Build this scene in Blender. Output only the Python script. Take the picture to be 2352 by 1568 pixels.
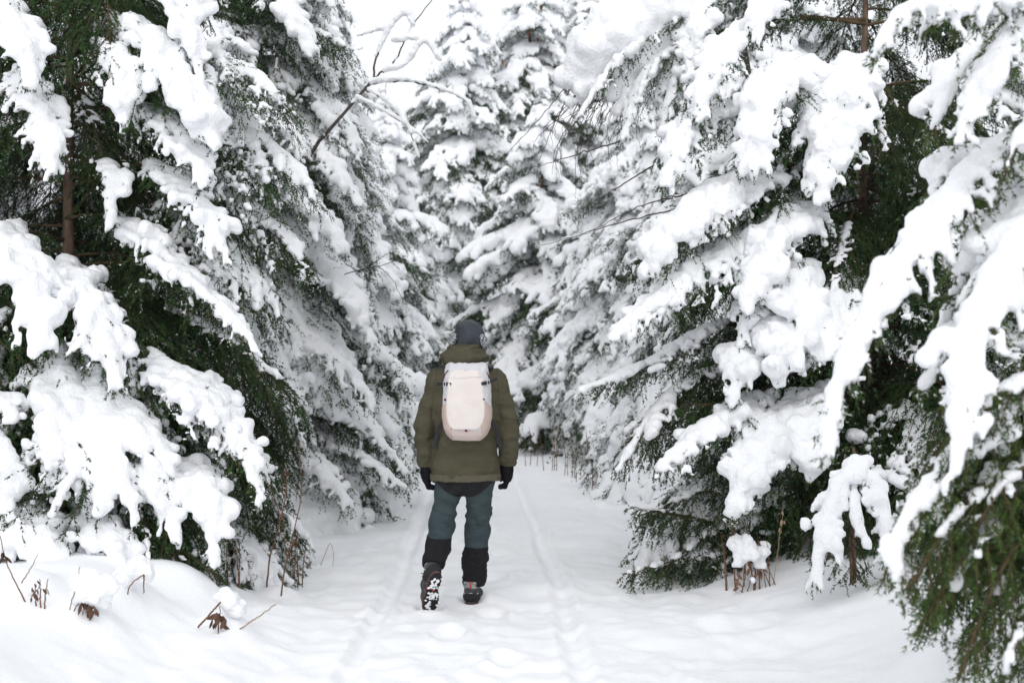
import bpy, math, random
import numpy as np
from mathutils import Vector, Matrix

sc = bpy.context.scene
for o in list(bpy.data.objects):
    bpy.data.objects.remove(o)
COL = sc.collection
PI = math.pi

# ------------------------------------------------------------------ camera
F = 2940.0            # focal length in units of a 2352 px wide picture
HC = 1.52             # eye height
HY = 830.0            # horizon row of that picture
cam_d = bpy.data.cameras.new('camera')
cam = bpy.data.objects.new('camera', cam_d)
COL.objects.link(cam)
cam.location = (0, 0, HC)
cam.rotation_euler = (PI / 2, 0, 0)
cam_d.sensor_width = 36.0
cam_d.lens = 36.0 * F / 2352.0
cam_d.shift_y = (HY - 784.0) / 2352.0
cam_d.clip_start = 0.05
cam_d.clip_end = 800
cam_d.dof.use_dof = True
cam_d.dof.focus_distance = 7.9
cam_d.dof.aperture_fstop = 2.8
sc.camera = cam

# ------------------------------------------------------------------ overcast sky, soft sun, exposure
SUN_EL, SUN_AZ = math.radians(38), math.radians(186)
w = bpy.data.worlds.new('World')
sc.world = w
w.use_nodes = True
nt = w.node_tree
bg = nt.nodes['Background']
sky = nt.nodes.new('ShaderNodeTexSky')
sky.sky_type = 'NISHITA'
sky.sun_disc = False
sky.sun_elevation = SUN_EL
sky.sun_rotation = SUN_AZ
sky.air_density = 1.0
sky.dust_density = 4.0
mixw = nt.nodes.new('ShaderNodeMixRGB')
mixw.inputs[0].default_value = 0.93          # closed cloud cover over the clear sky
mixw.inputs[2].default_value = (11.6, 11.9, 12.4, 1)
nt.links.new(sky.outputs[0], mixw.inputs[1])
nt.links.new(mixw.outputs[0], bg.inputs[0])
bg.inputs[1].default_value = 0.125
sun_d = bpy.data.lights.new('sun', 'SUN')
sun_d.energy = 1.3
sun_d.angle = math.radians(55)
sun_d.color = (1.0, 0.985, 0.96)
sun = bpy.data.objects.new('sun', sun_d)
COL.objects.link(sun)
sd = Vector((math.sin(SUN_AZ) * math.cos(SUN_EL), math.cos(SUN_AZ) * math.cos(SUN_EL), math.sin(SUN_EL)))
sun.rotation_euler = sd.to_track_quat('Z', 'Y').to_euler()
sun.location = (0, 0, 30)
sc.view_settings.view_transform = 'Standard'
sc.view_settings.look = 'None'
sc.view_settings.exposure = -0.44
sc.view_settings.gamma = 1.0
sc.view_settings.use_curve_mapping = False
sc.cycles.max_bounces = 9
sc.cycles.diffuse_bounces = 8
sc.cycles.glossy_bounces = 2

# ------------------------------------------------------------------ helpers
def at(px, py, Y):
    """world point seen at pixel (px, py) of the photograph, Y metres in front of the camera"""
    return np.array([(px - 1176.0) / F * Y, Y, HC + (HY - py) / F * Y])

def new_mesh(name, verts, faces, smooth=True, mats=(), mat_idx=None):
    """fast mesh from numpy arrays; faces (n,3) or (n,4)"""
    me = bpy.data.meshes.new(name)
    verts = np.asarray(verts, dtype=np.float32)
    faces = np.asarray(faces, dtype=np.int32)
    nf, k = faces.shape
    me.vertices.add(len(verts)); me.vertices.foreach_set('co', verts.ravel())
    me.loops.add(nf * k); me.loops.foreach_set('vertex_index', faces.ravel())
    me.polygons.add(nf)
    me.polygons.foreach_set('loop_start', np.arange(0, nf * k, k, dtype=np.int32))
    try:
        me.polygons.foreach_set('loop_total', np.full(nf, k, dtype=np.int32))
    except Exception:
        pass
    me.polygons.foreach_set('use_smooth', np.full(nf, smooth, dtype=bool))
    for m in mats:
        me.materials.append(m)
    if mat_idx is not None:
        me.polygons.foreach_set('material_index', np.asarray(mat_idx, dtype=np.int32))
    me.update(calc_edges=True)
    return me

def add(name, data, parent=None, kind=None):
    o = bpy.data.objects.new(name, data)
    COL.objects.link(o)
    if parent is not None:
        o.parent = parent
    if kind:
        o['kind'] = kind
    return o

def tag(o, label, cat, group=None):
    o['label'] = label; o['category'] = cat
    if group:
        o['group'] = group
    return o

def thing(name, label, cat, loc, group=None):
    o = bpy.data.objects.new(name, None)
    COL.objects.link(o)
    o.location = loc
    o.empty_display_size = 0.2
    return tag(o, label, cat, group)

def sstep(a, b, x):
    t = np.clip((x - a) / (b - a), 0, 1)
    return t * t * (3 - 2 * t)

def norm(v):
    v = np.asarray(v, dtype=float)
    return v / (np.linalg.norm(v, axis=-1, keepdims=True) + 1e-9)

_rs = np.random.RandomState(5)
_T2 = _rs.rand(256, 256)
def vnoise2(x, y, seed=0):
    x = np.asarray(x) + seed * 17.31; y = np.asarray(y) + seed * 9.77
    xi = np.floor(x).astype(int); yi = np.floor(y).astype(int)
    fx = x - xi; fy = y - yi
    fx = fx * fx * (3 - 2 * fx); fy = fy * fy * (3 - 2 * fy)
    g = lambda a, b: _T2[a & 255, b & 255]
    return ((g(xi, yi) * (1 - fx) + g(xi + 1, yi) * fx) * (1 - fy)
            + (g(xi, yi + 1) * (1 - fx) + g(xi + 1, yi + 1) * fx) * fy) * 2 - 1
_T3 = _rs.rand(64, 64, 64).astype(np.float32)
def vnoise3(p, seed=0):
    p = np.asarray(p) + seed * 7.13
    i = np.floor(p).astype(int); f = p - i
    f = f * f * (3 - 2 * f)
    r = 0
    for dx in (0, 1):
        for dy in (0, 1):
            for dz in (0, 1):
                wgt = (f[..., 0] if dx else 1 - f[..., 0]) * (f[..., 1] if dy else 1 - f[..., 1]) * (f[..., 2] if dz else 1 - f[..., 2])
                r = r + wgt * _T3[(i[..., 0] + dx) & 63, (i[..., 1] + dy) & 63, (i[..., 2] + dz) & 63]
    return r * 2 - 1

# tiling 3D noise used to roughen snow (grid aligned)
def _blur(a, n):
    for _ in range(n):
        for ax in range(3):
            a = (np.roll(a, 1, ax) + a + np.roll(a, -1, ax)) / 3
    return a
_NA = _blur(_rs.randn(64, 64, 64).astype(np.float32), 1); _NA /= _NA.std()
_NB = _blur(_rs.randn(64, 64, 64).astype(np.float32), 6); _NB /= _NB.std()
_NB3 = np.tile((0.75 * _NA + 0.7 * _NB), (4, 4, 4)).astype(np.float32)

_CORN = np.array([(0,0,0),(1,0,0),(0,1,0),(1,1,0),(0,0,1),(1,0,1),(0,1,1),(1,1,1)])
_EDG = [(0,1),(2,3),(4,5),(6,7),(0,2),(1,3),(4,6),(5,7),(0,4),(1,5),(2,6),(3,7)]
def surface_nets(Fd, origin, h):
    """mesh of the surface Fd = 0 (positive inside) on a regular grid"""
    S = Fd > 0
    c = [S[dx:S.shape[0]-1+dx, dy:S.shape[1]-1+dy, dz:S.shape[2]-1+dz] for dx, dy, dz in _CORN]
    anyc = c[0] | c[1] | c[2] | c[3] | c[4] | c[5] | c[6] | c[7]
    allc = c[0] & c[1] & c[2] & c[3] & c[4] & c[5] & c[6] & c[7]
    act = anyc & ~allc
    idx = np.argwhere(act)
    if len(idx) == 0:
        return np.zeros((0, 3)), np.zeros((0, 4), int)
    vid = np.full(act.shape, -1, dtype=np.int32)
    vid[act] = np.arange(len(idx))
    val = np.stack([Fd[idx[:, 0]+dx, idx[:, 1]+dy, idx[:, 2]+dz] for dx, dy, dz in _CORN], 1)
    acc = np.zeros((len(idx), 3)); cnt = np.zeros(len(idx))
    for a, b in _EDG:
        va, vb = val[:, a], val[:, b]
        m = (va > 0) != (vb > 0)
        t = np.where(m, va / np.where(m, va - vb, 1), 0)
        p = _CORN[a] + t[:, None] * (_CORN[b] - _CORN[a])
        acc += p * m[:, None]; cnt += m
    V = (idx + acc / cnt[:, None]) * h + origin
    quads = []
    for ax in range(3):
        u, v = (ax + 1) % 3, (ax + 2) % 3
        sl0 = [slice(1, -1)] * 3; sl1 = [slice(1, -1)] * 3
        sl0[ax] = slice(0, S.shape[ax] - 1); sl1[ax] = slice(1, S.shape[ax])
        A, B = S[tuple(sl0)], S[tuple(sl1)]
        e = np.argwhere(A != B)
        if len(e) == 0:
            continue
        ins = A[tuple(e.T)]
        e[:, u] += 1; e[:, v] += 1
        def cell(du, dv):
            q = e.copy(); q[:, u] += du; q[:, v] += dv
            return vid[tuple(q.T)]
        q = np.stack([cell(-1, -1), cell(0, -1), cell(0, 0), cell(-1, 0)], 1)
        q[~ins] = q[~ins][:, ::-1]
        quads.append(q)
    Q = np.concatenate(quads) if quads else np.zeros((0, 4), int)
    return V, Q[(Q >= 0).all(1)]

def blob_mesh(name, pts, rad, h, rng, mat, rough=0.80, sharp=5.0):
    """one lumpy skin of snow round many overlapping balls"""
    rmax = rad.max() * 2.0 + 2 * h
    lo = pts.min(0) - rmax; hi = pts.max(0) + rmax
    n = np.ceil((hi - lo) / h).astype(int) + 1
    E = np.zeros(n, np.float32)
    gi = (pts - lo) / h
    for (gx, gy, gz), r in zip(gi, rad / h):
        wd = int(math.ceil(r * 1.9))
        ix, iy, iz = int(gx), int(gy), int(gz)
        x0, x1 = max(ix - wd, 0), ix + wd + 2
        y0, y1 = max(iy - wd, 0), iy + wd + 2
        z0, z1 = max(iz - wd, 0), iz + wd + 2
        X = (np.arange(x0, min(x1, n[0]), dtype=np.float32) - gx) ** 2
        Y = (np.arange(y0, min(y1, n[1]), dtype=np.float32) - gy) ** 2
        Z = (np.arange(z0, min(z1, n[2]), dtype=np.float32) - gz) ** 2
        d = np.sqrt(X[:, None, None] + Y[None, :, None] + Z[None, None, :])
        E[x0:x1, y0:y1, z0:z1] += np.exp(-sharp * (d / r - 1))
    Fd = np.log(E + 1e-4)
    ox, oy, oz = rng.randint(0, 64, 3)
    k = [min(s, 190) for s in n]
    Fd[:k[0], :k[1], :k[2]] += rough * _NB3[ox:ox+k[0], oy:oy+k[1], oz:oz+k[2]]
    Fd[0] = Fd[-1] = -1; Fd[:, 0] = Fd[:, -1] = -1; Fd[:, :, 0] = Fd[:, :, -1] = -1
    V, Q = surface_nets(Fd, lo, h)
    if len(Q) == 0:
        return None
    return new_mesh(name, V, Q, True, [mat])

def tubes(polys, rads, sides=5):
    """polys: list of (n,3), rads: list of (n,) -> verts, quads of open tubes"""
    V, Q = [], []; off = 0
    ang = np.arange(sides) / sides * 2 * PI
    ca, sa = np.cos(ang), np.sin(ang)
    for P, R in zip(polys, rads):
        P = np.asarray(P, float); n = len(P)
        T = norm(np.gradient(P, axis=0))
        ref = np.array([0.13, 0.31, 0.94]) if abs(T[0][2]) < 0.9 else np.array([0.95, 0.2, 0.1])
        U = norm(np.cross(T, ref)); W = np.cross(T, U)
        R = np.broadcast_to(np.asarray(R, float), (n,))
        ring = P[:, None, :] + R[:, None, None] * (U[:, None, :] * ca[None, :, None] + W[:, None, :] * sa[None, :, None])
        V.append(ring.reshape(-1, 3))
        i = np.arange(n - 1)[:, None] * sides; j = np.arange(sides)[None, :]; j2 = (j + 1) % sides
        q = np.stack([i + j, i + j2, i + sides + j2, i + sides + j], -1).reshape(-1, 4) + off
        Q.append(q); off += n * sides
    return np.concatenate(V), np.concatenate(Q)

def resample(P, n):
    P = np.asarray(P, float)
    d = np.concatenate([[0], np.cumsum(np.linalg.norm(np.diff(P, axis=0), axis=1))])
    s = np.linspace(0, d[-1], n)
    return np.stack([np.interp(s, d, P[:, k]) for k in range(3)], 1), d[-1]

def spline(ctrl, n=40):
    """Catmull-Rom through the control points"""
    C = np.asarray(ctrl, float)
    C = np.vstack([2 * C[0] - C[1], C, 2 * C[-1] - C[-2]])
    out = []
    for i in range(1, len(C) - 2):
        t = np.linspace(0, 1, 16, endpoint=False)[:, None]
        a, b, c, d = C[i-1], C[i], C[i+1], C[i+2]
        out.append(0.5 * ((2*b) + (-a + c)*t + (2*a - 5*b + 4*c - d)*t**2 + (-a + 3*b - 3*c + d)*t**3))
    out.append(C[-2][None])
    return resample(np.vstack(out), n)[0]

# ------------------------------------------------------------------ materials
def mat_new(name, color, rough=0.7, spec=0.3):
    m = bpy.data.materials.new(name); m.use_nodes = True
    b = m.node_tree.nodes['Principled BSDF']
    b.inputs['Base Color'].default_value = (*color, 1)
    b.inputs['Roughness'].default_value = rough
    b.inputs['Specular IOR Level'].default_value = spec
    return m

def mat_noise(name, c1, c2, scale=8.0, rough=0.8, spec=0.2, bump=0.0, bscale=60.0, stretch=None, detail=4.0, rand=0.0, lo=0.35, hi=0.65, bdist=0.01):
    m = mat_new(name, c1, rough, spec)
    t = m.node_tree; b = t.nodes['Principled BSDF']
    tc = t.nodes.new('ShaderNodeTexCoord')
    mp = t.nodes.new('ShaderNodeMapping')
    if stretch: mp.inputs['Scale'].default_value = stretch
    t.links.new(tc.outputs['Object'], mp.inputs[0])
    n = t.nodes.new('ShaderNodeTexNoise'); n.inputs['Scale'].default_value = scale; n.inputs['Detail'].default_value = detail
    t.links.new(mp.outputs[0], n.inputs['Vector'])
    r = t.nodes.new('ShaderNodeValToRGB')
    r.color_ramp.elements[0].position = lo; r.color_ramp.elements[1].position = hi
    r.color_ramp.elements[0].color = (*c1, 1); r.color_ramp.elements[1].color = (*c2, 1)
    t.links.new(n.outputs['Fac'], r.inputs[0])
    out = r.outputs[0]
    if rand > 0:
        oi = t.nodes.new('ShaderNodeObjectInfo')
        hs = t.nodes.new('ShaderNodeHueSaturation')
        mr = t.nodes.new('ShaderNodeMapRange'); mr.inputs[3].default_value = 1 - rand; mr.inputs[4].default_value = 1 + rand
        t.links.new(oi.outputs['Random'], mr.inputs[0]); t.links.new(mr.outputs[0], hs.inputs['Value'])
        t.links.new(out, hs.inputs['Color']); out = hs.outputs[0]
    t.links.new(out, b.inputs['Base Color'])
    if bump > 0:
        n2 = t.nodes.new('ShaderNodeTexNoise'); n2.inputs['Scale'].default_value = bscale; n2.inputs['Detail'].default_value = 3
        t.links.new(mp.outputs[0], n2.inputs['Vector'])
        bp = t.nodes.new('ShaderNodeBump'); bp.inputs['Strength'].default_value = bump; bp.inputs['Distance'].default_value = bdist
        t.links.new(n2.outputs['Fac'], bp.inputs['Height']); t.links.new(bp.outputs[0], b.inputs['Normal'])
    return m

M_SNOW = mat_noise('snow', (0.905, 0.915, 0.935), (0.93, 0.938, 0.952), 3.0, 0.75, 0.12, 0.6, 48.0, bdist=0.02)
M_GROUND = mat_noise('ground_snow', (0.905, 0.915, 0.935), (0.93, 0.938, 0.952), 2.0, 0.75, 0.12, 0.4, 45.0, bdist=0.012)
M_NEEDLE = mat_noise('needles', (0.014, 0.038, 0.012), (0.046, 0.092, 0.024), 9.0, 0.6, 0.25, rand=0.25)
M_NEEDLE_NEAR = mat_noise('needles_near', (0.024, 0.056, 0.012), (0.080, 0.128, 0.026), 14.0, 0.55, 0.25, rand=0.2)
M_TWIG = mat_noise('twig', (0.075, 0.052, 0.034), (0.14, 0.095, 0.055), 12.0, 0.85, 0.1)
M_BARK = mat_noise('bark', (0.11, 0.072, 0.052), (0.23, 0.16, 0.12), 22.0, 0.95, 0.1, 0.8, 40.0, stretch=(1, 1, 0.35))
M_BIRCH = mat_noise('bare_bark', (0.07, 0.055, 0.05), (0.12, 0.10, 0.09), 30.0, 0.85, 0.15)
M_DRY = mat_noise('dry_stem', (0.13, 0.068, 0.042), (0.24, 0.13, 0.08), 25.0, 0.9, 0.1)
M_DRYLEAF = mat_noise('dry_leaf', (0.07, 0.040, 0.030), (0.15, 0.085, 0.06), 30.0, 0.9, 0.1)
M_STRAW = mat_noise('straw', (0.30, 0.21, 0.13), (0.42, 0.32, 0.22), 25.0, 0.9, 0.1)
M_CONE = mat_noise('cone', (0.16, 0.07, 0.035), (0.26, 0.12, 0.06), 30.0, 0.8, 0.2)

# ------------------------------------------------------------------ snow ground and path
def path_c(y):
    """centre line of the trodden path"""
    return np.interp(y, [0, 7, 8, 15, 22, 30, 60], [-0.18, -0.20, -0.22, -0.44, -0.55, -0.2, 1.5])

def ground_h(x, y):
    cx = path_c(y)
    u = x - cx
    wl = 1.30 + 0.16 * vnoise2(y * 0.7, 0 * y, 3)
    wr = 1.50 + 0.18 * vnoise2(y * 0.6, 0 * y, 4)
    left = sstep(0, 1, (-u - wl) / 0.95)
    right = sstep(0, 1, (u - wr) / 1.25)
    far = 1 - sstep(14, 22, y) * 0.55
    h = left * (0.30 * far) + right * (0.27 * far)
    # the near left drift with a clear lip
    lip = sstep(-1.10, -1.55, x + 0.10 * vnoise2(y * 2.1, x * 0 + 1.3, 7)) * sstep(8.4, 7.2, y)
    h = h + 0.10 * lip
    bank = np.maximum(left, right)
    h = h + bank * (0.075 * vnoise2(x * 0.9, y * 0.9, 1) + 0.035 * vnoise2(x * 2.3, y * 2.3, 2))
    h = h + bank * 0.007 * vnoise2(x * 1.2 + 1.2 * vnoise2(x, y, 9), y * 5.0 + 1.5 * vnoise2(x * 1.1, y * 0.8, 19), 8)
    # wheel or sledge ruts
    lt = np.interp(y, [0, 7, 15, 22], [-0.68, -0.76, -0.97, -1.02])
    rt = np.interp(y, [0, 7.8, 16, 22], [0.52, 0.33, 0.05, -0.08])
    for tr, dep in ((lt, 0.034), (rt, 0.030)):
        d = (x - tr - 0.035 * vnoise2(y * 0.9, 0 * y, 5)) / 0.055
        h = h - dep * np.exp(-d ** 4) + 0.014 * np.exp(-((np.abs(d) - 1.45) / 0.5) ** 2)
    tread = 1 - bank
    # lumps and wind ripples of trampled snow
    wx = x + 0.15 * vnoise2(x * 2, y * 2, 13)
    h = h + tread * (0.016 * vnoise2(wx * 5.5, y * 6.5, 10) + 0.011 * vnoise2(wx * 12, y * 14, 11)
                     + 0.022 * vnoise2(x * 1.6, y * 2.2, 12))
    edge = np.exp(-((np.abs(u) - 1.5) / 0.35) ** 2)
    h = h + edge * 0.03 * vnoise2(x * 3.5, y * 3.5, 15)
    for k in range(22):
        fy = 4.6 + 0.62 * k; fx = path_c(np.array([fy]))[0] + (0.14 if k % 2 else -0.16) + 0.05 * math.sin(k * 2.3)
        d = ((x - fx) / 0.085) ** 2 + ((y - fy) / 0.16) ** 2
        h = h - tread * (0.032 * np.exp(-d ** 3.5) - 0.012 * np.exp(-((np.sqrt(d) - 1.35) / 0.3) ** 2))
    # old covered footprints beside the right rut
    for fx, fy, fr in ((0.95, 8.9, 0.16), (1.25, 9.3, 0.17), (1.05, 9.9, 0.15), (1.5, 9.0, 0.14), (0.85, 8.2, 0.13)):
        h = h - 0.05 * np.exp(-(((x - fx) / fr) ** 2 + ((y - fy) / (fr * 1.2)) ** 2) ** 1.5)
    return h

def mounds(x, y):
    """little domes where snow lies over buried weeds"""
    h = 0 * x
    for mx, my, mr, mh in MOUND:
        d2 = ((x - mx) ** 2 + (y - my) ** 2) / mr ** 2
        h = np.maximum(h, mh * np.exp(-d2 ** 1.15))
    return h
def hit(px, py, base=None):
    """distance at which the ray through a pixel meets the snow"""
    Y = np.linspace(4.0, 32.0, 2801)
    x = (px - 1176.0) / F * Y; z = HC + (HY - py) / F * Y
    g = (base or ground_h)(x, Y)
    k = np.argmax(z < g)
    return float(Y[k]) if (z < g).any() else 30.0
MOUND = []
for px, py, r, hgt in ((520, 1452, 0.13, 0.10), (648, 1375, 0.13, 0.09), (745, 1215, 0.12, 0.15), (250, 1400, 0.17, 0.11), (310, 1385, 0.14, 0.10),
                       (40, 1395, 0.22, 0.12), (195, 1440, 0.15, 0.07), (1700, 1365, 0.20, 0.05), (2160, 1560, 0.2, 0.08), (420, 1365, 0.25, 0.06)):
    Y = hit(px, py) + r
    MOUND.append(((px - 1176.0) / F * Y, Y, r, hgt))

def G(x, y):
    x = np.asarray(x, float); y = np.asarray(y, float)
    h = ground_h(x, y) + mounds(x, y)
    for fx, fy, fl in ((-0.256, 8.17, 0.19), (-0.50, 7.76, 0.12)):
        d = np.sqrt(((x - fx) / 0.075) ** 2 + ((y - fy) / fl) ** 2)
        h = h - 0.014 * np.exp(-d ** 4) + 0.016 * np.exp(-((d - 1.35) / 0.28) ** 2)
    return h

def gz(x, y):
    return float(G(np.array([x]), np.array([y]))[0])

ys = np.concatenate([np.linspace(-6, 4.4, 26, endpoint=False), 4.4 * np.exp(np.linspace(0, math.log(30 / 4.4), 340, endpoint=False)), np.geomspace(30, 400, 40)])
xc = np.linspace(-3.2, 3.2, 245)
ex = 3.2 + np.geomspace(0.03, 300, 60)
xs = np.concatenate([-ex[::-1], xc, ex])
Xg, Yg = np.meshgrid(xs, ys)
Xg = Xg + np.where(np.abs(Xg) < 60, np.clip(path_c(Yg), -1, 1) * np.clip(1 - np.abs(Xg) / 40, 0, 1), 0)
Zg = G(Xg, Yg)
gv = np.stack([Xg, Yg, Zg], -1)
du = np.gradient(gv, axis=1); dv = np.gradient(gv, axis=0)
gn = norm(np.cross(du, dv)).reshape(-1, 3)
ny, nx = Xg.shape
ii = np.arange(ny * nx).reshape(ny, nx)
quads = np.stack([ii[:-1, :-1], ii[:-1, 1:], ii[1:, 1:], ii[1:, :-1]], -1)
cu = np.abs(Xg - path_c(Yg) - 0.05)[:-1, :-1]
on_path = (cu < 1.33) & (Yg[:-1, :-1] < 45)
gvf = gv.reshape(-1, 3)
for nm, msk in (('ground', ~on_path), ('path', on_path)):
    q = quads[msk]
    used, inv = np.unique(q, return_inverse=True)
    me = new_mesh(nm, gvf[used], inv.reshape(-1, 4), True, [M_GROUND])
    me.normals_split_custom_set_from_vertices(gn[used].astype(np.float32))
    add(nm, me, kind='structure')

# ------------------------------------------------------------------ spruce boughs
class Det:      # how fine the pieces are at a given distance
    def __init__(s, sec, ter, nsp, nlen, nwid, vox, wood):
        s.sec, s.ter, s.nsp, s.nlen, s.nwid, s.vox, s.wood = sec, ter, nsp, nlen, nwid, vox, wood
D_FRONT = Det(0.058, 0.064, 0.0038, 0.0180, 0.0052, 0.0195, 5)
D_NEAR = Det(0.062, 0.078, 0.0052, 0.0190, 0.0072, 0.0190, 4)
D_MID = Det(0.078, 0.078, 0.0100, 0.024, 0.0085, 0.024, 3)
D_FAR = Det(0.105, 0.120, 0.0200, 0.044, 0.0180, 0.040, 3)

def bough_geo(axis, width, rng, load, det, cover=0.75, u0=0.12, pillow=1.0, hang=0.7, tmin=0.40):
    """woody twigs, needles and lying snow of one bough; axis runs from trunk to tip"""
    up = np.array([0, 0, 1.0])
    n = 40
    A, L = resample(axis, n)
    T = norm(np.gradient(A, axis=0))
    side = norm(np.cross(T, up) + 1e-6)
    sp = np.linspace(0, L, n)
    prof = lambda t: np.maximum(sstep(0.0, 0.36, t) * np.clip(1 - 0.80 * (np.maximum(t - 0.50, 0) / 0.50) ** 2.2, 0.0, 1), 0.13)
    S = np.arange(u0 * L, L * 0.99, det.sec)
    S = S + rng.uniform(-0.4, 0.4, len(S)) * det.sec
    S = np.repeat(S, 2); sg = np.tile([-1.0, 1.0], len(S) // 2)
    S = np.clip(S + rng.uniform(-0.5, 0.5, len(S)) * det.sec, 0, L)
    t = S / L
    ip = lambda arr: np.stack([np.interp(S, sp, arr[:, k]) for k in range(3)], 1)
    B, TT, SS = ip(A), norm(ip(T)), norm(ip(side))
    ls = width * prof(t) * rng.uniform(0.6, 1.2, len(S))
    an = np.radians(rng.uniform(36, 64, len(S)) - 22 * sstep(0.45, 1.0, t))[:, None]
    d0 = norm(SS * sg[:, None] * np.sin(an) + TT * np.cos(an) + up * rng.uniform(-0.25, 0.12, (len(S), 1)))
    hg = (hang * rng.uniform(0.5, 1.35, len(S)))[:, None, None]
    m = 6
    v = np.linspace(0, 1, m)[None, :, None]
    SEC = B[:, None, :] + ls[:, None, None] * (d0[:, None, :] * v * (1 - 0.25 * hg * v) - up * hg * 0.62 * v ** 2)
    SEC = SEC + rng.normal(0, 0.006, SEC.shape) * (v > 0)
    # tertiary sprays
    TER = []
    nt_ = np.maximum((ls / det.ter).astype(int), 1)
    for sgn in (-1, 1):
        for k in range(int(nt_.max())):
            ok = nt_ > k
            if not ok.any(): break
            vv = ((k + rng.uniform(0.2, 0.8, ok.sum())) / nt_[ok])
            f = vv * (m - 1); i0 = np.clip(f.astype(int), 0, m - 2); fr = (f - i0)[:, None]
            s_ok = SEC[ok]; r_ = np.arange(len(s_ok))
            p0 = s_ok[r_, i0] * (1 - fr) + s_ok[r_, i0 + 1] * fr
            tg = norm(s_ok[r_, i0 + 1] - s_ok[r_, i0])
            pr = norm(np.cross(tg, up) + rng.normal(0, 0.35, tg.shape))
            lt = (0.05 + 0.32 * ls[ok] * (1 - 0.65 * vv)) * rng.uniform(0.6, 1.15, ok.sum())
            dd = norm(tg * 0.75 + pr * sgn * 0.75 + up * rng.uniform(-0.5, 0.05, (ok.sum(), 1)))
            q = np.linspace(0, 1, 3)[None, :, None]
            TER.append(p0[:, None] + lt[:, None, None] * (dd[:, None] * q - up * 0.28 * q ** 2))
    TER = np.concatenate(TER) if TER else np.zeros((0, 3, 3))
    # needles: short blades set all round the twigs
    def needles(PL):
        if len(PL) == 0: return np.zeros((0, 3, 3))
        a = PL[:, :-1].reshape(-1, 3); b = PL[:, 1:].reshape(-1, 3)
        ln = np.linalg.norm(b - a, axis=1)
        c = np.maximum((ln / det.nsp + rng.rand(len(ln))).astype(int), 0)
        ix = np.repeat(np.arange(len(ln)), c)
        f = rng.rand(len(ix))[:, None]
        p = a[ix] * (1 - f) + b[ix] * f
        d = norm(b - a)[ix]
        rd = norm(np.cross(d, rng.normal(0, 1, d.shape)))
        dr = norm(d * rng.uniform(0.5, 1.0, (len(ix), 1)) + rd * 0.75)
        nl = det.nlen * rng.uniform(0.7, 1.2, (len(ix), 1))
        wv = norm(np.cross(dr, rng.normal(0, 1, d.shape))) * det.nwid * 0.5
        return np.stack([p + wv, p - wv, p + dr * nl], 1)
    k0 = int(n * max(u0, 0.3))
    axt = A[k0:][None]
    N3 = np.concatenate([needles(SEC), needles(TER), needles(axt)])
    # wood
    polys = [A]; rads = [np.linspace(0.004 + 0.0055 * L, 0.003, n)]
    vA, qA = tubes(polys, rads, 6)
    if det.wood > 3:
        vS, qS = tubes(list(SEC[:, [0, 2, 5]]), [np.array([0.0042, 0.003, 0.0016])] * len(SEC), 3)
        vA, qA = np.concatenate([vA, vS]), np.concatenate([qA, qS + len(vA)])
    # snow
    P, R = [], []
    if load > 0:
        ta = np.linspace(0, 1, int(L / 0.022) + 2)
        pa = np.stack([np.interp(ta * L, sp, A[:, k]) for k in range(3)], 1)
        ra = load * (0.015 + 0.014 * prof(ta)) * rng.uniform(0.85, 1.15, len(ta))
        cov_n = vnoise3(pa * 5.0, rng.randint(50))
        keep = (cov_n < cover * 2 - 0.75) & (ta + 0.12 * vnoise3(pa * 4.0, 7) > tmin)
        P.append(pa + up * (ra * 0.75)[:, None]); R.append(ra); kp = [keep]
        cvr = np.clip(cover * rng.uniform(0.38, 1.05, len(S)), 0.05, 0.93)
        nseg = 9
        for j in range(nseg):
            vv = (j + 0.5) / nseg
            f = vv * (m - 1); i0 = min(int(f), m - 2); fr = f - i0
            p = SEC[:, i0] * (1 - fr) + SEC[:, i0 + 1] * fr
            r = load * np.minimum(0.0265, 0.013 + 0.07 * ls) * (1 - 0.40 * vv) * rng.uniform(0.75, 1.25, len(p))
            P.append(p + up * (r * 0.7)[:, None]); R.append(r)
            kp.append((vv < cvr) & (t + 0.10 * np.sin(S * 9.0) > tmin) & (vnoise3(p * 6.0, 3) < cover * 2.0 - 0.62))
        if len(TER) and det.wood > 2:
            dist = np.linalg.norm(TER[:, 0] - A[0], axis=1) / L
            sel = (dist > tmin) & (rng.rand(len(TER)) < (cover - 0.42) * 0.9)
            r0 = np.maximum(load * rng.uniform(0.011, 0.018, len(TER)), det.vox * 0.8)
            for q in (0.15, 0.45, 0.75):
                p = TER[:, 0] * (1 - 2 * q) + TER[:, 1] * 2 * q if q < 0.5 else TER[:, 1] * (2 - 2 * q) + TER[:, 2] * (2 * q - 1)
                r = r0 * (1.1 - 0.35 * q)
                P.append(p + up * (r * 0.7)[:, None]); R.append(r); kp.append(sel & (vnoise3(p * 6.0, 3) < cover * 2.0 - 0.75))
        # deep pillows
        npil = int(pillow * L * 4.5)
        for _ in range(npil):
            tc_ = rng.uniform(tmin + 0.03, 0.88)
            c = np.array([np.interp(tc_ * L, sp, A[:, k]) for k in range(3)])
            tt = norm(np.array([np.interp(tc_ * L, sp, T[:, k]) for k in range(3)]))
            s_ = norm(np.cross(tt, up)); nn = np.cross(s_, tt)
            wl_ = width * prof(np.array([tc_]))[0]
            o = rng.uniform(-0.6, 0.6) * wl_
            c = c + s_ * o - up * abs(o) * 0.40 * hang
            r0 = load * rng.uniform(0.026, 0.046) * min(1.0, width / 0.22)
            ne = rng.randint(5, 11)
            a_ = rng.normal(0, 1, (ne, 2)) * np.array([1.15, 0.85]) * r0 * 1.25
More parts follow.
